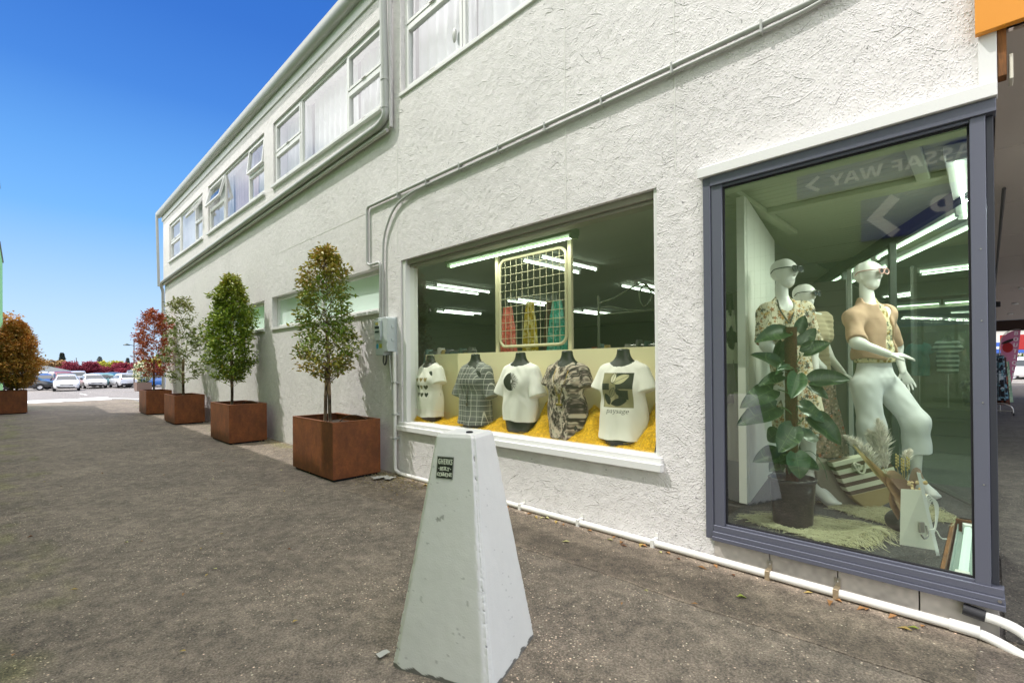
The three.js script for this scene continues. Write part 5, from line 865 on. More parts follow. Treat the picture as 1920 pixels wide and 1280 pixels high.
// wire grid on two posts, scarves behind it, scrolled iron frame
{
  const cream = std([.66, .6, .4], .5), g = thing('wire_grid_panel', 'cream wire grid panel with rounded frame between two posts behind the busts', 'display grid', [-3.46, 1.53, -.49]);
  const x0 = -.475, x1 = .475, y0 = .03, y1 = 1.0, R = .09, pts = []; for (const [cx, cy, a0] of [[x1 - R, y1 - R, 0], [x0 + R, y1 - R, 1], [x0 + R, y0 + R, 2], [x1 - R, y0 + R, 3]]) for (let k = 0; k <= 5; k++) { const a = (a0 + k / 5) * Math.PI / 2; pts.push([cx + R * Math.cos(a), cy + R * Math.sin(a), 0]); }
  obj('frame', tube(pts, .017, 120, 10, true, .1), cream, g);
  for (let i = 1; i < 11; i++) obj('wire', cyl([lerp(x0, x1, i / 11), y0, 0], [lerp(x0, x1, i / 11), y1, 0], .0032, .0032, 6), cream, g);
  for (let i = 1; i < 11; i++) obj('wire', cyl([x0, lerp(y0, y1, i / 11), .004], [x1, lerp(y0, y1, i / 11), .004], .0032, .0032, 6), cream, g);
  for (const x of [-.51, .53]) obj('post', bx(x - .022, x + .022, -.03, 1.16, -.015, .02, .003), cream, g);
  const sc = (label, x, z, y0, y1, w, c, patt) => { const gm = new THREE.PlaneGeometry(w, y1 - y0, 26, 16), p = gm.attributes.position; for (let i = 0; i < p.count; i++) { const u = p.getX(i) / w, v = (p.getY(i) / (y1 - y0)) + .5, k = lerp(1.15, .45, Math.pow(clamp(v), 1.5)); p.setX(i, p.getX(i) * k); p.setZ(i, .028 * Math.sin(u * 22 + x * 9) + .015 * noise(u * 6, v * 4, x)); } gm.computeVertexNormals(); const s = thing('hanging_scarf', label, 'scarf', [x, (y0 + y1) / 2, z]); const a = tileNoise(Math.round(-x * 1000), 16), b = tileNoise(Math.round(-x * 977), 40); const t = tex(128, 128, (u, v) => { const k = a(u, v) > .62 && patt ? patt : c; const m = .85 + .3 * b(u, v); return k.map(q => q * m); }); obj('cloth', gm, phys(0xffffff, .9, { map: t, transmission: .25, thickness: 0 }), s); obj('hook', pipe([[0, (y1 - y0) / 2 - .01, 0], [0, (y1 - y0) / 2 + .07, 0], [.03, (y1 - y0) / 2 + .07, .02]], .004, 6, .02), M.steel, s); };
  sc('coral pink scarf behind the left of the wire grid', -4.05, -.72, 1.42, 2.04, .27, [.85, .42, .36], [.9, .55, .5]);
  sc('dull brown scarf behind the wire grid, beside the coral one', -3.85, -.86, 1.42, 2.02, .18, [.36, .27, .2]);
  sc('yellow patterned scarf behind the middle of the wire grid', -3.68, -.72, 1.42, 2.06, .22, [.72, .62, .1], [.85, .8, .5]);
  sc('brown scarf between the yellow and the turquoise ones', -3.52, -.9, 1.42, 2.08, .2, [.35, .25, .19]);
  sc('turquoise scarf behind the right of the wire grid', -3.3, -.72, 1.42, 2.04, .27, [.25, .68, .6], [.5, .8, .75]);
  const iron = std([.16, .17, .13], .5, { metalness: .4 }), f = thing('iron_scroll_frame', 'dark iron frame with a scrolled top, right side of the middle window', 'rack', [-2.85, 0, -.85]);
  obj('upright', cyl([0, .1, 0], [0, 2.06, 0], .014, .014, 8), iron, f); obj('upright', cyl([1.1, .1, 0], [1.1, 2.02, 0], .014, .014, 8), iron, f); obj('rail', cyl([0, 1.86, 0], [1.1, 1.86, 0], .009, .009, 8), iron, f);
  obj('scroll', tube([[0, 1.98, 0], [.2, 2.02, 0], [.45, 2.12, 0], [.55, 2.1, 0], [.6, 1.98, 0], [.52, 1.9, 0], [.47, 2.0, 0], [.53, 2.1, 0], [.75, 1.95, 0], [1.1, 1.95, 0]], .008, 80, 6), iron, f); obj('scroll', tube([[0, 1.93, 0], [.15, 1.93, 0], [.35, 1.88, 0], [.5, 1.87, 0]], .007, 30, 6), iron, f);
}
// dim rails of clothes deeper in the shop
{
  const r = rng(31), cols = [[.4, .38, .32], [.35, .12, .06], [.12, .12, .14], [.3, .3, .33], [.1, .16, .14], [.42, .3, .1], [.2, .2, .18]];
  for (const [x0, z, n, s] of [[-7.4, -1.9, 12, 'left'], [-5.2, -3.1, 14, 'middle'], [-3.4, -2.4, 10, 'right'], [-9.8, -4.2, 12, 'far left']]) {
    const k = thing('clothes_rail', s + ' clothes rail in the dim shop behind the middle window', 'clothes rail', [x0, .1, z]); obj('bar', cyl([0, 1.5, 0], [n * .12, 1.5, 0], .014, .014, 8), M.steel, k); for (const x of [0, n * .12]) obj('upright', cyl([x, 0, 0], [x, 1.5, 0], .016, .016, 8), M.steel, k);
    for (let i = 1; i < n; i++) { const c = cols[Math.floor(r() * cols.length)], g = new THREE.CylinderGeometry(.08, .24, .8 + .3 * r(), 14, 4, true); const p = g.attributes.position; for (let q = 0; q < p.count; q++) { p.setX(q, p.getX(q) * .2); p.setZ(q, p.getZ(q) + .02 * Math.sin(p.getY(q) * 9)); } g.translate(0, -.45, 0); const o = thing('hanging_garment', 'garment on the ' + s + ' clothes rail in the dim shop', 'garment', [x0 + i * .12, 1.58, z], 0, 'garments on the ' + s + ' rail'); obj('cloth', metric(g.toNonIndexed()), std(c, .9), o); }
  }
  // clothes seen in the gap left of the side partition
  const gk = (l, x, y0, y1, z, w, c) => { const g = new THREE.CylinderGeometry(w * .5, w, y1 - y0, 18, 6, true), p = g.attributes.position; for (let q = 0; q < p.count; q++) p.setZ(q, p.getZ(q) * .4 * (1 + .2 * Math.sin(p.getX(q) * 60))); g.translate(0, (y0 + y1) / 2, 0); const o = thing('hanging_garment', l, 'garment', [x, 0, z]); obj('cloth', metric(g.toNonIndexed()), c, o); };
  const a = tileNoise(181, 14); const bw = std(0xffffff, .9, { map: tex(128, 128, (u, v) => a(u, v) > .5 ? [.75, .74, .7] : [.12, .12, .11]) });
  gk('black and white printed garment in the gap left of the side partition', -1.62, 1.35, 1.95, -1.0, .1, bw);
  gk('pale garment low in the gap left of the side partition', -1.6, .5, 1.1, -1.1, .1, std([.45, .43, .4], .9));
  gk('mauve garment in the gap left of the side partition', -1.66, 1.0, 1.42, -1.1, .1, std([.3, .25, .3], .9));
}
// ------------------------------------------------------------------ mannequins in the corner window
const mannM = phys([.74, .72, .7], .42, { clearcoat: .25, clearcoatRoughness: .4 });
const YAW = Math.atan2(.702, .712); // figures are measured in the plane that faces the camera
// a measured point, n metres nearer than the figure's own plane
const seen = (px0, py0, s) => (px, py, n = 0) => { const k = 1 - n / (907 * s); return [((px - 960) * k - (px0 - 960)) * s, ((680 - py) * k - (680 - py0)) * s, n]; };
const sub = (a, b) => [a[0] - b[0], a[1] - b[1], a[2] - b[2]], add = (a, b, s = 1) => [a[0] + b[0] * s, a[1] + b[1] * s, a[2] + b[2] * s], norm = a => { const l = Math.hypot(...a) || 1; return a.map(v => v / l); }, cross = (a, b) => [a[1] * b[2] - a[2] * b[1], a[2] * b[0] - a[0] * b[2], a[0] * b[1] - a[1] * b[0]];
// head in its own axes: x forward, y up, z to its left; face features shallow as on a shop mannequin
function headField(c, fwd, sc) {
  const up = norm(add([0, 1, 0], fwd, -.0)), f = norm([fwd[0], 0, fwd[2]]), r = cross(f, up);
  const parts = union([bone([-.012, .04, 0], [.012, .045, 0], .088, .084), bone([.01, .0, 0], [.03, -.06, 0], .07, .045), bone([.055, .02, -.03], [.055, .02, .03], .036, .036), bone([.035, -.075, -.012], [.035, -.075, .012], .034, .034)], .06);
  const nose = bone([.088, .018, 0], [.104, -.016, 0], .007, .011), lip = bone([.082, -.045, -.014], [.082, -.045, .014], .0085, .0085), lip2 = bone([.08, -.056, -.01], [.08, -.056, .01], .0085, .0085), ears = [1, -1].map(s => bone([-.008, .022, s * .082], [-.002, -.022, s * .076], .014, .009)), browL = [1, -1].map(s => bone([.082, .032, s * .015], [.068, .034, s * .045], .012, .01));
  const eyes = [1, -1].map(s => bone([.084, .012, s * .033], [.083, .012, s * .034], .016, .016));
  return (x, y, z) => { x = (x - c[0]) / sc; y = (y - c[1]) / sc; z = (z - c[2]) / sc; const q = [x * f[0] + z * f[2], y, x * r[0] + z * r[2]]; let d = parts(...q); for (const e of eyes) { const v = e(...q) + .006; d = -smin(-d, v, .012); } for (const n of [nose, lip, lip2]) d = smin(d, n(...q), .014); for (const n of [...ears, ...browL]) d = smin(d, n(...q), .016); return d * sc; };
}
// hand: palm, four fingers with two bends, a thumb; e along the fingers, n out of the back of the hand
function handField(w, e, n, side, curl = .25, spread = .1) {
  e = norm(e); const s = norm(cross(n, e)); n = norm(cross(e, s)); const P = (a, b, c) => add(add(add(w, e, a), s, b * side), n, c);
  const fs = [bone(P(.0, 0, 0), P(.075, .0, 0), .026, .036, n, .42)], fl = [];
  [[-.029, .068], [-.010, .078], [.010, .073], [.028, .058]].forEach(([o, L], i) => { const sp = o * (1 + spread * 6), a = P(.082, o, 0), b = P(.082 + L * .45, lerp(o, sp, .5), -curl * L * .16), c = P(.082 + L * .8, sp, -curl * L * .55), d = P(.082 + L, sp, -curl * L * .95); fl.push(bone(a, b, .0088, .0082), bone(b, c, .0082, .0074), bone(c, d, .0074, .006)); });
  const t0 = P(.02, -.024, -.002), t1 = P(.05, -.05, -.012), t2 = P(.08, -.058, -.018); fl.push(bone(t0, t1, .013, .011), bone(t1, t2, .011, .0085));
  const palm = union(fs, .02); return (x, y, z) => { let d = palm(x, y, z), f = 9; for (const q of fl) f = Math.min(f, q(x, y, z)); return smin(d, f, .008); };
}
function footField(ankle, toe, heelDrop) { const d = sub(toe, ankle), h = [ankle[0] - d[0] * .22, ankle[1] - heelDrop, ankle[2] - d[2] * .22], ball = add(ankle, d, .68); ball[1] = toe[1] + .012; return union([bone(ankle, h, .036, .03), bone(h, ball, .03, .036), bone(ankle, ball, .034, .034), bone(ball, [toe[0], toe[1], toe[2]], .034, .018, [0, 1, 0], .6)], .04); }
function bodySkin(parts, b0, b1, fine) {
  const body = union(parts, .055), gs = [skin(body, b0, b1, 0.0135)]; for (const [f, a, b, h] of fine) gs.push(skin(f, a, b, h)); return gs;
}
const boxAround = (c, r) => [c.map(v => v - r), c.map(v => v + r)];
const floralTex = (seed, bg, cols, n = 14) => canvasTex(512, 512, (x, W, H) => { x.fillStyle = bg; x.fillRect(0, 0, W, H); const r = rng(seed); for (let i = 0; i < n * 22; i++) { const cx = r() * W, cy = r() * H, R = lerp(8, 30, r() * r()), c = cols[Math.floor(r() * cols.length)]; for (const ox of [-W, 0, W]) for (const oy of [-H, 0, H]) { if (cx + ox < -40 || cx + ox > W + 40 || cy + oy < -40 || cy + oy > H + 40) continue; x.save(); x.translate(cx + ox, cy + oy); x.rotate(i); x.fillStyle = c; x.globalAlpha = .85; for (let k = 0; k < 5; k++) { x.rotate(1.256); x.beginPath(); x.ellipse(R * .5, 0, R * .55, R * .26, 0, 0, 7); x.fill(); } x.restore(); } } x.globalAlpha = .7; x.strokeStyle = cols[cols.length - 1]; x.lineWidth = 3; for (let i = 0; i < n * 8; i++) { x.beginPath(); const a = r() * W, b = r() * H; x.moveTo(a, b); x.bezierCurveTo(a + 30 * (r() - .5), b + 40 * r(), a + 60 * (r() - .5), b + 40, a + 70 * (r() - .5), b + 70 * r()); x.stroke(); } });
const wrapTex = t => { t.wrapS = t.wrapT = THREE.RepeatWrapping; return t; };
const floralA = std(0xffffff, .9, { map: wrapTex(floralTex(9, '#d9cdb4', ['#9a5a30', '#b98a45', '#c9a878', '#5b5348', '#e6dcc6', '#7d6a3e', '#4a4440'])) });
const floralB = std(0xffffff, .9, { map: wrapTex(floralTex(19, '#c9bd9a', ['#b08a3a', '#e2d6b4', '#8a6a2c', '#57564c', '#f0e6cc', '#3f3f3a'])) });
const floralC = std(0xffffff, .9, { map: wrapTex(floralTex(29, '#8f7a6c', ['#b3553a', '#d9c6b8', '#5d4a48', '#a98a72', '#3d3538', '#c9a9a0'])) });
const bodyUV = (x, y, z) => [(x + z * .6) * 2.6, y * 2.6];
function sunglasses(label, c, fwd, sc, frameM, lensM) {
  const f = norm([fwd[0], 0, fwd[2]]), t = thing('sunglasses', label, 'sunglasses', c, Math.atan2(-f[2], f[0]));
  for (const s of [1, -1]) { const ln = new THREE.Shape(); const w = .032, h = .024; ln.moveTo(-w, h * .8); ln.quadraticCurveTo(0, h * 1.15, w, h * .8); ln.quadraticCurveTo(w * 1.05, -h, 0, -h * 1.1); ln.quadraticCurveTo(-w * 1.05, -h, -w, h * .8); const g = new THREE.ExtrudeGeometry(ln, { depth: .003, bevelEnabled: false }); g.rotateY(Math.PI / 2); g.translate(.127 * sc, .012, s * .036 * sc); obj('lens', metric(g), lensM, t); const e = []; for (let k = 0; k <= 14; k++) { const a = k / 14 * 6.283; e.push([.13 * sc, .012 + .0225 * Math.sin(a), s * .036 * sc + .031 * Math.cos(a)]); } obj('rim', tube(e, .0045, 40, 6), frameM, t); obj('temple', tube([[.127 * sc, .022, s * .068 * sc], [.06, .024, s * .096 * sc], [-.01, .02, s * .1 * sc], [-.04, -.005, s * .097 * sc]], .004, 20, 6), frameM, t); }
  obj('bridge', tube([[.13 * sc, .016, -.008], [.134 * sc, .02, 0], [.13 * sc, .016, .008]], .004, 8, 6), frameM, t); return t;
}
// local measure -> world, for things that rest on a figure
const toWorld = (base, p) => [base[0] + p[0] * Math.cos(YAW) + p[2] * Math.sin(YAW), base[1] + p[1], base[2] - p[0] * Math.sin(YAW) + p[2] * Math.cos(YAW)];
const facing = p => [p[0] * Math.cos(YAW) + p[2] * Math.sin(YAW), 0, -p[0] * Math.sin(YAW) + p[2] * Math.cos(YAW)];

{ // right mannequin: peach cardigan, floral tee, white cropped trousers, arm held out
  const s = .0043, J = seen(1660, 935, s), base = [-.602, .25, -1.569], hf = norm([.42, 0, .9]), tf = norm([.2, 0, .98]), tr = [-tf[2], 0, tf[0]];
  const hc = J(1631, 518, .0), sR = J(1605, 595, .03), sL = J(1664, 591, -.03), eR = J(1611, 642, .17), wR = J(1670, 664, .29), eL = J(1684, 650, -.13), wL = J(1697, 697, -.06), ch = J(1641, 618, .0), wa = J(1643, 664), hip = J(1644, 706), hA = J(1625, 722, .03), hB = J(1668, 724, -.03), kA = J(1636, 800, .05), aA = J(1637, 893, .0), kB = J(1719, 793, .1), aB = J(1718, 895, .02), tA = J(1655, 932, .06), tB = J(1760, 931, .09);
  const g = thing('mannequin', 'white mannequin in peach cardigan and white trousers, one arm held out', 'mannequin', base, YAW);
  const parts = [bone(J(1629, 532), J(1633, 590), .046, .058), bone(J(1632, 578), sR, .034, .04), bone(J(1634, 578), sL, .034, .04), bone(J(1636, 592), ch, .075, .118, tf, .72), bone(sR, sL, .062, .062), bone(ch, wa, .125, .105, tf, .72), bone(wa, hip, .105, .14, tf, .78), bone(sR, eR, .05, .04), bone(eR, wR, .039, .027), bone(sL, eL, .048, .038), bone(eL, wL, .037, .025), bone(hA, kA, .085, .058), bone(kA, aA, .055, .036), bone(hB, kB, .085, .058), bone(kB, aB, .055, .036)];
  const hr = handField(wR, [.9, -.12, .25], [.1, .9, .35], 1, .25, .12), hl = handField(wL, [.35, -.9, .1], [.6, .2, -.5], -1, .35, .05);
  const fA = footField(aA, tA, .02), fB = footField(aB, tB, .035);
  obj('body', bodySkin(parts, [-.42, .1, -.3], [.36, 1.85, .5], [[headField(hc, hf, .95), ...boxAround(hc, .17), .0055], [hr, ...boxAround(add(wR, [.08, -.02, .02]), .14), .0045], [hl, ...boxAround(add(wL, [.03, -.08, 0]), .14), .005], [fA, ...boxAround(add(aA, [.03, -.06, .02]), .2), .008], [fB, ...boxAround(add(aB, [.08, -.08, .03]), .24), .008]]), mannM, g);
  // trousers: wide cropped legs with creases
  const legs = union([bone(J(1643, 676), hip, .112, .148, tf, .82), bone(hA, kA, .1, .088), bone(kA, J(1636, 868, .02), .088, .096), bone(hB, kB, .1, .09), bone(kB, J(1721, 850, .05), .086, .094)], .05);
  const tz = (x, y, z) => { let d = legs(x, y, z) + .011 * noise(x * 7, y * 5, z * 7 + 2) + .006 * noise(x * 18 + y * 9, y * 7, z * 16) + .004 * Math.sin(x * 38 + y * 16) * sstep(.7, 1.0, y); const cut = x > .16 ? (935 - 848) * s - y : (935 - 872) * s - y; return Math.max(d, cut, y - (935 - 672) * s); };
  obj('trousers', skin(tz, [-.4, .22, -.3], [.5, 1.16, .4], .0125), std([.72, .72, .74], .85), g);
  const teeF = union([bone(J(1632, 566), J(1635, 592), .06, .085), bone(J(1633, 576), sR, .045, .052), bone(J(1635, 576), sL, .045, .052), bone(J(1636, 592), ch, .088, .124, tf, .78), bone(sR, sL, .056, .056), bone(ch, wa, .124, .136, tf, .84), bone(wa, J(1643, 696), .136, .15, tf, .86)], .05), collar = J(1641, 562, .07);
  obj('floral_tee', skin((x, y, z) => Math.max(teeF(x, y, z) + .004 * noise(x * 14, y * 10, z * 14), .065 - Math.hypot(x - collar[0], y - collar[1] - .02, z - collar[2]), (935 - 680) * s - y), [-.34, 1.02, -.3], [.26, 1.62, .3], .0125, bodyUV), floralB, g).userData.label = 'cream floral tee';
  // cardigan: short sleeves, open down the front
  const cen = J(1643, 625), sleeveR = bone(sR, eR, .056, .07), sleeveL = bone(sL, eL, .054, .062), er = norm(sub(eR, sR)), el = norm(sub(eL, sL));
  const cz = (x, y, z) => {
    let d = teeF(x, y, z) - .016; const a = Math.max(sleeveR(x, y, z), (x - eR[0]) * er[0] + (y - eR[1]) * er[1] + (z - eR[2]) * er[2] + .02), b = Math.max(sleeveL(x, y, z), (x - eL[0]) * el[0] + (y - eL[1]) * el[1] + (z - eL[2]) * el[2] + .02);
    d = smin(smin(d, a, .035), b, .035) + .012 * noise(x * 7, y * 9, z * 7 + 5) + .006 * noise(x * 19, y * 12 + x * 9, z * 17) + .006 * Math.sin(y * 34 + x * 20 - z * 12) * sstep(.1, -.05, y - 1.15);
    const px = x - cen[0], pz = z - cen[2], fr = px * tf[0] + pz * tf[2], la = px * tr[0] + pz * tr[2], wdt = lerp(.062, .04, clamp((y - 1.1) / .35)) + .03 * sstep(1.44, 1.54, y);
    if (fr > 0) d = Math.max(d, wdt - Math.abs(la + .035));
    return Math.max(d, (935 - 673) * s - y + .008 * Math.sin(Math.atan2(z, x) * 5), .068 - Math.hypot(x - collar[0], y - collar[1] - .03, z - collar[2]));
  };
  obj('cardigan', skin(cz, [-.42, 1.04, -.34], [.3, 1.62, .46], .0115), std([.47, .3, .21], .95), g);
  sunglasses('pink sunglasses on the mannequin in the peach cardigan', toWorld(base, add(hc, [0, .012, 0])), facing(hf), .95, std([.55, .3, .27], .35), std([.03, .02, .025], .08));
}
{ // left mannequin: floral shirt dress, black sunglasses
  const s = .00405, J = seen(1500, 935, s), base = [-1.028, .3195, -.826], hf = norm([.46, 0, .88]), tf = norm([.27, 0, .96]), tr = [-tf[2], 0, tf[0]];
  const hc = J(1473, 514, 0), sR = J(1445, 588, .04), sL = J(1509, 584, -.04), eR = J(1441, 646, .14), wR = J(1476, 700, .2), eL = J(1527, 652, -.17), wL = J(1533, 700, -.1), ch = J(1479, 612), wa = J(1485, 672), hip = J(1490, 724), hA = J(1476, 735, .04), hB = J(1508, 735, -.04), kA = J(1486, 815, .08), aA = J(1480, 905, .03), kB = J(1516, 810, .04), aB = J(1519, 888, -.03), tA = J(1505, 945, .1), tB = J(1574, 944, .06);
  const g = thing('mannequin', 'white mannequin in floral dress and black sunglasses behind the potted plant', 'mannequin', base, YAW);
  const parts = [bone(J(1470, 530), J(1471, 584), .042, .05), bone(J(1471, 572), sR, .033, .04), bone(J(1472, 572), sL, .033, .04), bone(J(1474, 586), ch, .075, .118, tf, .72), bone(sR, sL, .058, .058), bone(ch, wa, .122, .1, tf, .72), bone(wa, hip, .1, .138, tf, .78), bone(sR, eR, .046, .038), bone(eR, wR, .037, .026), bone(sL, eL, .046, .038), bone(eL, wL, .037, .026), bone(hA, kA, .085, .056), bone(kA, aA, .055, .034), bone(hB, kB, .085, .06), bone(kB, aB, .06, .038)];
  const hr = handField(wR, [.5, -.8, .3], [.2, .3, .9], 1, .3, .06), fB = footField(aB, tB, .04), fA = footField(aA, tA, .03);
  obj('body', bodySkin(parts, [-.42, .0, -.34], [.3, 1.85, .42], [[headField(hc, hf, .9), ...boxAround(hc, .17), .0055], [hr, ...boxAround(add(wR, [.05, -.07, .03]), .14), .005], [fA, ...boxAround(add(aA, [.04, -.07, .04]), .2), .008], [fB, ...boxAround(add(aB, [.1, -.08, .04]), .26), .008]]), mannM, g);
  const shirt = union([bone(J(1471, 566), J(1474, 590), .055, .085), bone(J(1471, 572), sR, .045, .055), bone(J(1472, 572), sL, .045, .055), bone(J(1474, 588), ch, .085, .134, tf, .78), bone(sR, sL, .06, .06), bone(ch, wa, .14, .14, tf, .8), bone(wa, J(1500, 790), .145, .2, tf, .75)], .06), col = J(1478, 562, .07);
  const slR = bone(sR, eR, .078, .085), slL = bone(sL, eL, .072, .08), er = norm(sub(eR, sR)), el = norm(sub(eL, sL));
  const dressF = (x, y, z) => { const a = Math.max(slR(x, y, z), (x - eR[0]) * er[0] + (y - eR[1]) * er[1] + (z - eR[2]) * er[2] + .02), b = Math.max(slL(x, y, z), (x - eL[0]) * el[0] + (y - eL[1]) * el[1] + (z - eL[2]) * el[2] + .02); let d = smin(smin(shirt(x, y, z), a, .05), b, .05); d += .007 * noise(x * 8, y * 8, z * 8) + .008 * Math.sin(Math.atan2(z, x + .04) * 8 + y * 4) * sstep(1.1, .7, y); return Math.max(d, J(0, 812)[1] - y + .03 * x, .07 - Math.hypot(x - col[0], (y - col[1]) * .8, z - col[2])); };
  obj('floral_dress', skin(dressF, [-.42, .42, -.36], [.34, 1.56, .4], .0125, bodyUV), floralA, g).userData.label = 'cream and rust floral dress';
  obj('collar', [tube([J(1462, 562, .08), J(1468, 582, .13), J(1484, 606, .15)], .006, 14, 6), tube([J(1493, 566, .02), J(1493, 584, .09), J(1486, 606, .15)], .006, 14, 6)], std([.1, .085, .07], .8), g);
  sunglasses('black sunglasses on the mannequin in the floral dress', toWorld(base, add(hc, [0, .01, 0])), facing(hf), .9, std([.02, .02, .022], .25), std([.02, .02, .022], .08));
}
{ // third mannequin behind: tan knit top, floral skirt
  const s = .00463, J = seen(1545, 915, s), base = [-1.027, .262, -1.571], hf = norm([.55, 0, .8]), tf = norm([.4, 0, .9]);
  const hc = J(1511, 556), sR = J(1503, 602, .1), sL = J(1546, 600, -.08), eR = J(1522, 668, .2), wR = J(1548, 690, .27), eL = J(1552, 662, -.06), wL = J(1584, 700, .06), ch = J(1527, 628), wa = J(1532, 690), hip = J(1536, 722), kA = J(1540, 800, .05), aA = J(1538, 895, 0), kB = J(1556, 800, 0), aB = J(1556, 895, -.04);
  const g = thing('mannequin', 'mannequin in tan knit top and floral skirt standing between the other two', 'mannequin', base, YAW);
  const parts = [bone(J(1508, 570), J(1514, 598), .042, .05), bone(J(1512, 588), sL, .03, .04), bone(J(1520, 600), ch, .07, .115, tf, .72), bone(sR, sL, .056, .056), bone(ch, wa, .115, .095, tf, .74), bone(wa, hip, .095, .13, tf, .8), bone(sR, eR, .044, .037), bone(eR, wR, .036, .026), bone(sL, eL, .044, .037), bone(eL, wL, .036, .026), bone(hip, kA, .09, .055), bone(kA, aA, .054, .036), bone(hip, kB, .09, .055), bone(kB, aB, .054, .036)];
  const hl = handField(wL, [.7, -.6, .2], [.4, .6, .5], 1, .3, .06), fA = footField(aA, J(1562, 912, .05), .02), fB = footField(aB, J(1580, 912, .0), .02);
  obj('body', bodySkin(parts, [-.34, .05, -.26], [.28, 1.7, .4], [[headField(hc, hf, .86), ...boxAround(hc, .16), .006], [hl, ...boxAround(add(wL, [.06, -.05, .02]), .14), .005], [fA, ...boxAround(add(aA, [.04, -.04, .03]), .2), .009], [fB, ...boxAround(add(aB, [.04, -.04, .0]), .2), .009]]), mannM, g);
  const top = union([bone(J(1518, 598), ch, .07, .128, tf, .78), bone(sR, sL, .062, .062), bone(ch, J(1534, 712), .132, .13, tf, .78), bone(sL, lerp3(sL, eL, .5), .07, .07), bone(sR, lerp3(sR, eR, .5), .07, .07)], .06);
  obj('knit_top', skin((x, y, z) => Math.max(top(x, y, z) + .0025 * Math.sin(y * 150) + .006 * noise(x * 9, y * 7, z * 9), J(0, 708)[1] - y), [-.34, .88, -.28], [.2, 1.54, .32], .0125), std([.46, .38, .26], .95), g);
  const sk = union([bone(J(1534, 702), hip, .12, .145, tf, .82), bone(hip, J(1550, 850), .145, .2, tf, .72)], .05);
  obj('floral_skirt', skin((x, y, z) => Math.max(sk(x, y, z) + .012 * Math.sin(Math.atan2(z, x) * 9 + y * 3) * sstep(.9, .4, y), J(0, 853)[1] - y, y - J(0, 706)[1]), [-.34, .26, -.3], [.34, 1.0, .3], .0115, bodyUV), floralC, g).userData.label = 'brown floral skirt';
  sunglasses('slim dark sunglasses on the mannequin in the tan top', toWorld(base, add(hc, [0, .008, 0])), facing(hf), .86, std([.05, .04, .04], .3), std([.03, .025, .03], .08));
}
function lerp3(a, b, t) { return [0, 1, 2].map(i => lerp(a[i], b[i], t)); }

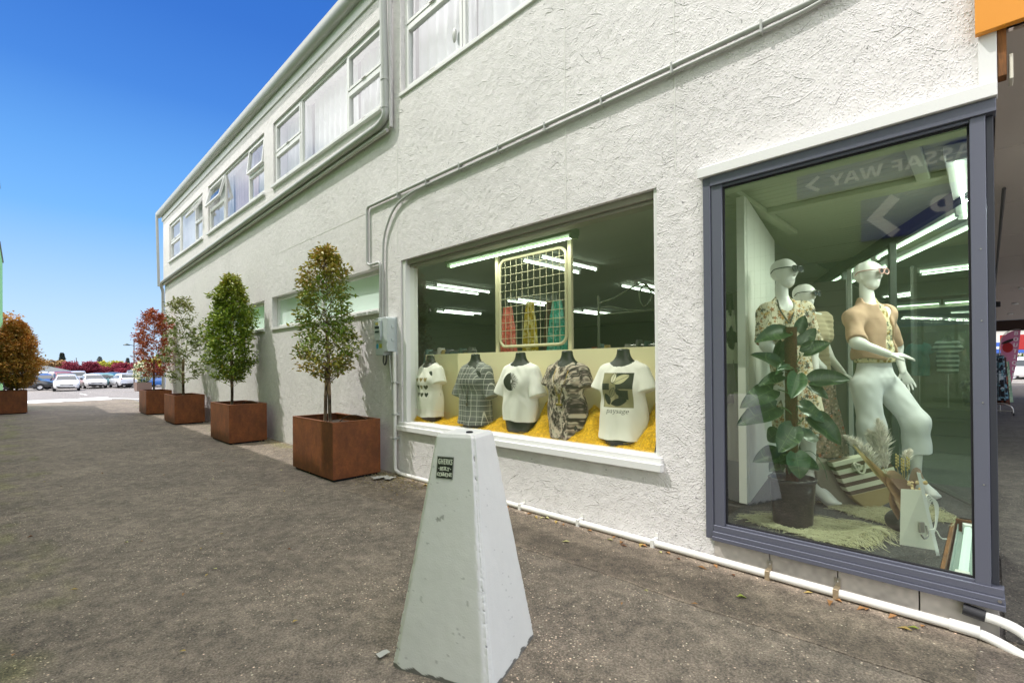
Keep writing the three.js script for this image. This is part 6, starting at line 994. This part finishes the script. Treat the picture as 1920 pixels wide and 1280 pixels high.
// ------------------------------------------------------------------ artificial plant on a moss pole
{
  const s = .00355, base = [-.937, DF, -.285], J = seen(1487, 985, s), g = thing('potted_plant', 'artificial climbing plant with big marbled leaves on a brown pole in a black pot', 'potted plant', base, YAW);
  obj('pot', lathe([[0, 0], [.112, 0], [.116, .006], [.134, .29], [.142, .3], [.145, .315], [.138, .322], [.13, .316], [.127, .25], [.0, .25]], 48), phys([.012, .012, .014], .28, { clearcoat: .3 }), g);
  obj('soil', new THREE.CircleGeometry(.127, 30).rotateX(-Math.PI / 2).translate(0, .262, 0), M.soil, g);
  const coirB = tileNoise(191, 60); const coir = tex(128, 128, (u, v) => { const k = .6 + .7 * (coirB(u, v) - .4); return [.46 * k, .26 * k, .15 * k]; }, {}); coir.repeat.set(3, 6);
  { const c = new THREE.CylinderGeometry(.037, .037, 1.06, 24, 60), p = c.attributes.position; for (let i = 0; i < p.count; i++) { const k = 1 + .12 * noise(p.getX(i) * 60, p.getY(i) * 40, p.getZ(i) * 60); p.setX(i, p.getX(i) * k); p.setZ(i, p.getZ(i) * k); } c.computeVertexNormals(); c.translate(0, .79, 0); obj('moss_pole', c, std(0xffffff, 1, { map: coir, bumpMap: coir, bumpScale: .01 }), g); }
  // leaf texture with pale marbling along the veins
  const leafTex = (k, light) => canvasTex(256, 256, (x, W, H) => { const r = rng(200 + k); x.fillStyle = light ? '#36572f' : '#1f3719'; x.fillRect(0, 0, W, H); for (let i = 0; i < 26; i++) { const y0 = 128, X = 10 + r() * 220, d = r() < .5 ? -1 : 1; x.strokeStyle = ['#63754a', '#8d9868', '#34502a', '#466036'][Math.floor(r() * 4)]; x.globalAlpha = .35 + .4 * r(); x.lineWidth = 1 + 7 * r() * r(); x.beginPath(); x.moveTo(X, y0 + d * 4); x.quadraticCurveTo(X + 20, y0 + d * 50, X + 50 * r() + 10, y0 + d * (40 + 80 * r())); x.stroke(); } for (let i = 0; i < 70; i++) { x.globalAlpha = .3; x.fillStyle = ['#16280f', '#6d8a4e', '#1d3414'][i % 3]; x.beginPath(); x.ellipse(r() * W, r() * H, 4 + 14 * r(), 2 + 5 * r(), r() * 3, 0, 7); x.fill(); } x.globalAlpha = .9; x.strokeStyle = '#6f8052'; x.lineWidth = 2; x.beginPath(); x.moveTo(0, 128); x.lineTo(256, 128); x.stroke(); });
  const mats = [0, 1, 2].map(k => phys(0xffffff, .34, { map: leafTex(k, k === 2), transmission: .06, thickness: 0, clearcoat: .25, clearcoatRoughness: .3 }));
  const lg = (droop, cup, wv) => { const nu = 16, nv = 10, P = [], U = [], I = []; for (let i = 0; i <= nu; i++) { const u = i / nu, w = .5 * Math.pow(Math.sin(Math.PI * Math.pow(clamp(u * .965 + .035), .72)), .72); for (let j = 0; j <= nv; j++) { const v = j / nv * 2 - 1; P.push(u - .06 * Math.abs(v) * (1 - u) * 2, -droop * u * u + cup * v * v * w * 1.2 + wv * Math.sin(u * 13 + v * 2) * Math.abs(v) * .5, v * w); U.push(u, .5 + v * .5 * (w + .02)); } } for (let i = 0; i < nu; i++) for (let j = 0; j < nv; j++) { const a = i * (nv + 1) + j, b = a + nv + 1; I.push(a, a + 1, b, b, a + 1, b + 1); } const q = new THREE.BufferGeometry(); q.setAttribute('position', new THREE.Float32BufferAttribute(P, 3)); q.setAttribute('uv', new THREE.Float32BufferAttribute(U, 2)); q.setIndex(I); q.computeVertexNormals(); return q; };
  const geos = [lg(.18, .22, .03), lg(.32, .12, .05), lg(.1, .35, .03)];
  const L = [[1487, 622, 1420, 634, 36, 0, .04, .12], [1496, 648, 1537, 610, 28, 0, .02, .05], [1503, 662, 1566, 640, 30, 1, .08, .12], [1480, 690, 1416, 656, 36, 0, .03, .08], [1480, 704, 1428, 714, 24, 0, .06, .1], [1515, 716, 1607, 709, 38, 1, .05, .12], [1512, 724, 1563, 748, 26, 0, .06, .1], [1462, 730, 1394, 754, 40, 1, .05, .12], [1498, 702, 1487, 750, 34, 2, .09, .14], [1466, 764, 1384, 792, 44, 0, .05, .12], [1496, 760, 1561, 788, 36, 0, .05, .1], [1510, 784, 1590, 838, 48, 1, .04, .12], [1490, 800, 1462, 850, 42, 0, .08, .14], [1468, 762, 1430, 772, 28, 0, .0, .05], [1486, 850, 1443, 884, 38, 0, .08, .13], [1494, 850, 1506, 902, 42, 2, .1, .15], [1498, 858, 1548, 878, 34, 0, .06, .12], [1470, 852, 1412, 864, 36, 1, .04, .1], [1497, 690, 1462, 690, 14, 2, .1, .14], [1480, 686, 1462, 696, 14, 2, .12, .15], [1476, 860, 1470, 884, 13, 2, .12, .16], [1489, 862, 1484, 888, 16, 2, .13, .17], [1474, 720, 1510, 740, 30, 0, -.06, -.1], [1480, 640, 1455, 690, 30, 0, -.08, -.12], [1500, 820, 1540, 812, 34, 0, -.05, -.1], [1470, 810, 1436, 826, 34, 0, -.04, -.08], [1492, 622, 1515, 588, 22, 0, .0, -.02]];
  L.forEach(([ax, ay, bx_, by, w, m, n0, n1], i) => {
    const front = [8, 12, 15, 16].includes(i), a = V(...J(ax + (front ? 0 : Math.sign(bx_ - ax) * 9), ay, front ? n0 : n0 * .3)), b = V(...J(bx_, by, front ? n1 : n1 * .8)), d = b.clone().sub(a), len = d.length(), nrm = V(.25 * noise(i * 3.3, 1), .62 + .3 * noise(i * 1.7, 5), .72); const X = d.normalize(), Z = new THREE.Vector3().crossVectors(X, nrm).normalize(), Y = new THREE.Vector3().crossVectors(Z, X);
    const q = shadow(new THREE.Mesh(geos[i % 3], mats[m === 2 ? 2 : i % 2])); q.name = 'leaf'; const mm = new THREE.Matrix4().makeBasis(X, Y, Z); q.quaternion.setFromRotationMatrix(mm); q.position.copy(a); q.scale.set(len * .93, len * .8, w * s * 1.02); g.add(q);
  });
  const stems = L.slice(0, 22).map(([ax, ay, , , , , n0], i) => tube([[.02 * Math.sin(i), J(ax, ay, n0)[1] - .07, .03], [lerp(0, J(ax, ay)[0], .6), J(ax, ay, n0)[1] - .02, n0 * .3 + .02], J(ax, ay, n0)], .0035, 8, 5)); stems.forEach(t => obj('stem', t, std([.09, .15, .04], .5), g));
  obj('vine', tube([J(1500, 850, .05), J(1520, 846, .08), J(1535, 858, .1), J(1548, 880, .1), J(1553, 900, .1)], .002, 30, 5), std([.03, .12, .05], .5), g);
}

// ------------------------------------------------------------------ things on the display floor
{
  const fibreM = std([.52, .5, .33], .9), sheetB = tileNoise(201, 60), sheetC = tileNoise(202, 24), sheet = (() => { const t = tex(256, 256, (u, v) => { const k = .5 + .5 * sheetB(u, v * .3) + .25 * (sheetC(u, v) - .5); return [.66 * k, .64 * k, .47 * k]; }); t.repeat.set(4, 4); return std(0xffffff, .95, { map: t, bumpMap: t, bumpScale: .012 }); })();
  const raffia = (label, poly, hf, dir, n, seed) => {
    const t = thing('raffia_mat', label, 'mat', [0, DF, 0]), r = rng(seed), inside = (x, z) => { let c = false; for (let i = 0, j = poly.length - 1; i < poly.length; j = i++) { const [xi, zi] = poly[i], [xj, zj] = poly[j]; if ((zi > z) !== (zj > z) && x < (xj - xi) * (z - zi) / (zj - zi) + xi) c = !c; } return c; };
    const xs = poly.map(p => p[0]), zs = poly.map(p => p[1]), x0 = Math.min(...xs), x1 = Math.max(...xs), z0 = Math.min(...zs), z1 = Math.max(...zs), h = .014, P = [], I = [], id = {}; const y = (x, z) => .006 + hf(x, z) + .004 * noise(x * 30, z * 30);
    const vert = (i, j) => { const k = i + ',' + j; if (!(k in id)) { id[k] = P.length / 3; const x = x0 + i * h + .004 * noise(i * .9, j * .9), z = z0 + j * h + .004 * noise(i * .7, j * .8, 4); P.push(x, y(x, z), z); } return id[k]; };
    for (let i = 0; i * h < x1 - x0; i++) for (let j = 0; j * h < z1 - z0; j++) { const x = x0 + (i + .5) * h, z = z0 + (j + .5) * h; if (!inside(x + .018 * noise(x * 22, z * 22), z + .018 * noise(x * 20, z * 20, 5))) continue; const a = vert(i, j), b = vert(i + 1, j), c = vert(i + 1, j + 1), d = vert(i, j + 1); I.push(a, c, b, a, d, c); }
    const gm = new THREE.BufferGeometry(); gm.setAttribute('position', new THREE.Float32BufferAttribute(P, 3)); gm.setIndex(I); gm.computeVertexNormals(); obj('weave', metric(gm.toNonIndexed()), sheet, t);
    const gs = []; for (let i = 0; i < n; i++) { let x, z, k = 0; do { x = lerp(x0, x1, r()); z = lerp(z0, z1, r()); } while (!inside(x, z) && k++ < 30); const a = dir + (r() - .5) * 1.1, L = .06 + .2 * r(), pts = []; for (let q = 0; q < 4; q++) { const u = q / 3 - .5, X = x + Math.cos(a + u) * L * u, Z = Math.min(-.03, z + Math.sin(a + u) * L * u); pts.push([X, y(X, Z) + .004 + .012 * r() * (1 - 4 * u * u + .3), Z]); } gs.push(tube(pts, .0012, 6, 3)); }
    obj('fibres', gs, fibreM, t).userData.kind = 'stuff'; return t;
  };
  raffia('large pale raffia mat spread under the black plant pot', [[-1.23, -.2], [-1.1, -.13], [-.95, -.1], [-.75, -.06], [-.56, -.05], [-.48, -.18], [-.44, -.42], [-.47, -.56], [-.62, -.62], [-.8, -.56], [-1.0, -.5], [-1.15, -.38]], (x, z) => .05 * Math.exp(-(((x + .53 + .25 * (z + .3)) ** 2) / .0025 + (z + .3) ** 2 / .03)) + .02 * Math.max(0, noise(x * 9, z * 9)), .25, 800, 3);
  raffia('pale raffia mat lying under the striped bag', [[-.9, -.95], [-.75, -.82], [-.5, -.7], [-.33, -.72], [-.34, -.95], [-.55, -1.15], [-.78, -1.12]], (x, z) => .015 * Math.max(0, noise(x * 12, z * 12)), .6, 350, 4);
  raffia('small raffia mat behind the dried flowers near the street glass', [[-.46, -1.5], [-.28, -1.42], [-.16, -1.2], [-.16, -1.04], [-.28, -1.02], [-.42, -1.15]], (x, z) => .012 * Math.max(0, noise(x * 12, z * 12)), 1.2, 250, 5);
  // tote bag
  {
    const s = .0041, b = thing('tote_bag', 'striped brown and white tote bag with woven tan base, leaning on the floor', 'bag', [-.66, DF, -1.12], YAW), J = (px, py) => new THREE.Vector2((px - 1620) * s, (945 - py) * s);
    const pts = [[1551, 862], [1640, 845], [1662, 872], [1668, 905], [1655, 932], [1618, 949], [1592, 928], [1576, 908], [1567, 889]].map(p => J(...p));
    const t = canvasTex(512, 512, (x, W, H) => { x.fillStyle = '#c9c8b2'; x.fillRect(0, 0, W, H); x.save(); x.translate(256, 256); x.rotate(-.24); x.fillStyle = '#574739'; for (let i = 0; i < 6; i++) x.fillRect(-400, -236 + i * 74, 800, 34); x.fillStyle = '#a8966a'; x.fillRect(-400, 96, 800, 500); x.strokeStyle = '#86744a'; x.lineWidth = 3; for (let i = -40; i < 40; i++) { x.beginPath(); x.moveTo(i * 14, 100); x.lineTo(i * 14 + 240, 340); x.stroke(); x.beginPath(); x.moveTo(i * 14, 100); x.lineTo(i * 14 - 240, 340); x.stroke(); } x.restore(); });
    const g = new THREE.ExtrudeGeometry(new THREE.Shape(pts), { depth: .03, bevelEnabled: true, bevelSize: .008, bevelThickness: .02, bevelSegments: 3 }); const p = g.attributes.position, uv = []; for (let i = 0; i < p.count; i++) uv.push((p.getX(i) + .29) / .49, (p.getY(i) + .02) / .46); g.setAttribute('uv', new THREE.Float32BufferAttribute(uv, 2)); obj('front_panel', g, std(0xffffff, .9, { map: t }), b);
    const side = [[1551, 862], [1567, 889], [1576, 908], [1592, 928], [1618, 949], [1560, 938], [1535, 900], [1533, 868]].map(q => J(...q)); const g2 = new THREE.ExtrudeGeometry(new THREE.Shape(side), { depth: .14, bevelEnabled: true, bevelSize: .01, bevelThickness: .01, bevelSegments: 2 }); g2.translate(0, 0, -.16); obj('gusset', metric(g2), std([.2, .18, .14], .95), b);
    obj('rope_knot', [new THREE.TorusKnotGeometry(.018, .008, 60, 8).translate((1592 - 1620) * s, (945 - 868) * s, .06)], std([.5, .48, .38], .9), b); obj('handle', tube([[(1585 - 1620) * s, (945 - 865) * s, .05], [(1600 - 1620) * s, (945 - 880) * s, .08], [(1612 - 1620) * s, (945 - 860) * s, .05]], .008, 20, 8), std([.5, .48, .38], .9), b);
  }
  // dried flowers
  {
    const s = .0039, b = thing('dried_arrangement', 'dried flowers with pampas plumes and brown leaves in a dark round pot', 'dried flowers', [-.4, DF, -.62], YAW), J = seen(1685, 1005, s);
    obj('pot', new THREE.SphereGeometry(.085, 28, 18).scale(1.05, .85, 1.05).translate(0, .07, 0), std([.055, .065, .06], .6), b);
    const brown = std([.3, .17, .075], .85, { }), tan = std([.5, .36, .17], .85), r = rng(7);
    const curl = (pts, w, m, nm = 'dried_leaf') => { const c = new THREE.CatmullRomCurve3(pts.map(p => V(...p))), n = 18, P = [], I = []; for (let i = 0; i <= n; i++) { const u = i / n, p = c.getPoint(u), t = c.getTangent(u), sd = new THREE.Vector3().crossVectors(t, V(.2, .3, 1)).normalize(), ww = w * Math.sin(Math.PI * clamp(u * .9 + .08)); for (const k of [-1, -.4, .4, 1]) { const q = p.clone().addScaledVector(sd, k * ww); q.z += .5 * ww * k * k * Math.sin(u * 5) + .004 * noise(u * 9, k); P.push(q.x, q.y, q.z); } } for (let i = 0; i < n; i++) for (let j = 0; j < 3; j++) { const a = i * 4 + j; I.push(a, a + 4, a + 1, a + 1, a + 4, a + 5); } const g = new THREE.BufferGeometry(); g.setAttribute('position', new THREE.Float32BufferAttribute(P, 3)); g.setIndex(I); g.computeVertexNormals(); obj(nm, metric(g.toNonIndexed()), m, b); };
    curl([J(1690, 965, .04), J(1665, 930, .06), J(1640, 900, .07), J(1606, 862, .06)], .03, tan); curl([J(1690, 970, .06), J(1672, 945, .08), J(1655, 915, .09), J(1625, 880, .09)], .022, brown); curl([J(1688, 985, .06), J(1680, 950, .1), J(1668, 925, .1), J(1672, 905, .08)], .04, brown); curl([J(1696, 970, .06), J(1690, 940, .1), J(1672, 915, .12), J(1660, 912, .12)], .045, std([.22, .13, .08], .85)); curl([J(1680, 985, .08), J(1672, 965, .11), J(1666, 940, .12)], .03, brown); curl([J(1690, 990, .09), J(1688, 975, .13), J(1672, 950, .14)], .02, std([.4, .26, .14], .8)); curl([J(1700, 960, .02), J(1700, 925, .04), J(1712, 908, .05), J(1722, 920, .07)], .035, std([.26, .17, .13], .85));
    for (let i = 0; i < 40; i++) { const q = J(1696 + 34 * r(), 925 + 40 * r(), .06 + .05 * r()); obj('seed_pod', new THREE.SphereGeometry(.013, 8, 6).scale(1, .6 + .5 * r(), .7).translate(...q), i % 2 ? tan : std([.55, .42, .24], .8), b); }
    for (const [x, y] of [[1678, 885], [1687, 892], [1696, 890]]) { obj('wheat_stem', cyl(J(1688, 960, .03), J(x, y + 14, .02), .002, .002, 5), tan, b); const gs = []; for (let k = 0; k < 9; k++) gs.push(new THREE.SphereGeometry(.0065, 8, 6).scale(.8, 1.3, .8).translate(...add(J(x, y + 14, .02), [(k % 2 ? 1 : -1) * .006, k * .0095, 0]))); obj('wheat_ear', gs, std([.6, .45, .18], .8), b); }
    const plumeM = std([.85, .78, .72], .95); const plume = (a, bq, R, seed) => { const rr = rng(seed), A = V(...a), B = V(...bq), P = [], C = [], N = [], ax = B.clone().sub(A); for (let i = 0; i < 800; i++) { const u = Math.pow(rr(), .8), p = A.clone().addScaledVector(ax, u), th = rr() * 6.28, rad = R * Math.sin(Math.PI * (u * .85 + .1)) * .25, d = V(Math.cos(th), .35 + .5 * rr(), Math.sin(th)).normalize().addScaledVector(ax.clone().normalize(), .5).normalize(), L = R * lerp(.5, 1.2, rr()) * Math.sin(Math.PI * (u * .8 + .15)); leafInto(P, C, N, p.addScaledVector(d, rad * rr()), d, V(rr() - .5, rr() - .5, rr() - .5).normalize(), L, .003, [1, 1, 1]); } const g = leafGeo(P, C, N); g.deleteAttribute('color'); obj('plume', g, plumeM, b).userData.kind = 'stuff'; obj('plume_stem', cyl(J(1690, 970, .02), a, .002, .002, 5), tan, b); };
    plume(J(1660, 905, .02), J(1648, 820, -.02), .075, 1); plume(J(1650, 905, .04), J(1592, 848, .02), .07, 2); plume(J(1655, 900, .0), J(1632, 838, -.06), .07, 3); plume(J(1690, 900, 0), J(1700, 870, -.04), .04, 4);
  }
  // folded white card with a metal hook and cord
  {
    const s = .0036, b = thing('folded_card', 'folded white card stand seen from behind with a metal hook and white cord', 'card', [-.3, DF, -.22], YAW), J = (px, py, n = 0) => [(px - 1715) * s, (1050 - py) * s + .002, n], m = std([.72, .71, .62], .6);
    const sh = (pts, n0, n1) => { const P = pts.map((p, i) => J(p[0], p[1], i === 1 || i === 2 ? n1 : n0)), g = new THREE.BufferGeometry(), v = []; const nr = norm(cross(sub(P[1], P[0]), sub(P[3], P[0]))); const f = P.map(p => add(p, nr, .0015)), k = P.map(p => add(p, nr, -.0015)); const tri = (a, b, c) => v.push(...a, ...b, ...c), q = (a, b, c, d) => { tri(a, b, c); tri(a, c, d); }; q(f[0], f[1], f[2], f[3]); q(k[3], k[2], k[1], k[0]); for (let i = 0; i < 4; i++) q(f[i], f[(i + 1) % 4], k[(i + 1) % 4], k[i]); g.setAttribute('position', new THREE.Float32BufferAttribute(v, 3)); g.computeVertexNormals(); return metric(g); };
    obj('flap', sh([[1693, 949], [1719, 949], [1738, 1042], [1690, 1036]], .0, .03), m, b);
    obj('face', sh([[1711, 921], [1716, 922], [1745, 1052], [1740, 1051]], .03, .032), std([.78, .78, .76], .5), b);
    obj('hook', [bx(-.008, .02, .13, .19, .03, .04, .004), ...pipe([[.03, .17, .035], [.03, .12, .05], [.0, .1, .06], [-.02, .13, .06]], .005, 8, .02)].map((g, i) => g), M.steel, b);
    const cord = std([.7, .7, .66], .8); for (let i = 0; i < 4; i++) obj('cord', tube([[.03, .2, .02], [.07 + .008 * i, .33 - .01 * i, .0], [.12 + .006 * i, .26, -.01], [.1, .15 - .006 * i, .01], [.05, .13, .03]], .0035, 40, 6), cord, b); obj('cord', tube([[.03, .15, .05], [.07, .15, .05], [.09, .11, .06], [.13, .1, .05]], .0028, 24, 6), cord, b);
  }
  // lamp fitting lying in the floor recess
  {
    const t = thing('floor_lamp_tube', 'fluorescent tube fitting lying in the floor recess beside the corner post', 'lamp', [-.105, .166, -.65]); obj('tray', [bx(-.055, .055, 0, .02, -.56, .56, .004), bx(-.055, -.048, .0201, .07, -.56, .56, .002), bx(.048, .055, .0201, .07, -.56, .56, .002)], phys([.35, .42, .4], .25), t); obj('tube', cyl([0, .055, -.5], [0, .055, .5], .02, .02, 16), lampMat(.62, .82, .7), t); for (const z of [-.52, .52]) obj('lamp_holder', bx(-.03, .03, .0202, .09, z - .02, z + .02, .006), M.whitePaint, t);
    const l = new THREE.RectAreaLight(new THREE.Color(.86, 1, .9), 4, .04, 1.0); l.position.set(-.105, .166 + .085, -.65); l.lookAt(-.105, 3, -.65); scene.add(l);
  }
  // dim dressed busts behind the neighbour's glass
  const nb = (label, x, y, z, o, m, uv, sc = 1.0) => { const b = thing('display_bust', label, 'bust', [x, y, z], .1); b.scale.setScalar(sc); obj('torso', bustBody, bustM, b); obj('shirt', skin(shirtField(o), [-.42, -.02, -.24], [.42, .78, .26], .014, uv), m, b); obj('stand', cyl([0, -(y - .36) / sc, 0], [0, 0, 0], .02, .02, 10), M.steel, b); };
  const stripes = tex(8, 64, (u, v) => Math.floor(v * 16) % 2 ? [.85, .88, .86] : [.08, .22, .24]);
  const o = { hem: .0, sl: .17, loose: 1.02, seed: 8, nr: .09, ny: .07, flare: 1, fold: .006, cuff: .09 };
  nb('bust in a teal and white striped tee in the neighbouring window', -.62, 1.1, -10.7, o, std(0xffffff, .9, { map: stripes }), (x, y) => [x, y * 1.25]);
  nb('bust in a plain teal top in the neighbouring window', -1.1, 1.05, -10.75, { ...o, seed: 9 }, std([.03, .22, .24], .9));
  nb('bust in a navy top low in the neighbouring window', -.25, .42, -10.6, { ...o, seed: 10, hem: .1 }, std([.02, .03, .06], .9), undefined, .75);
}
renderer.render(scene, camera);
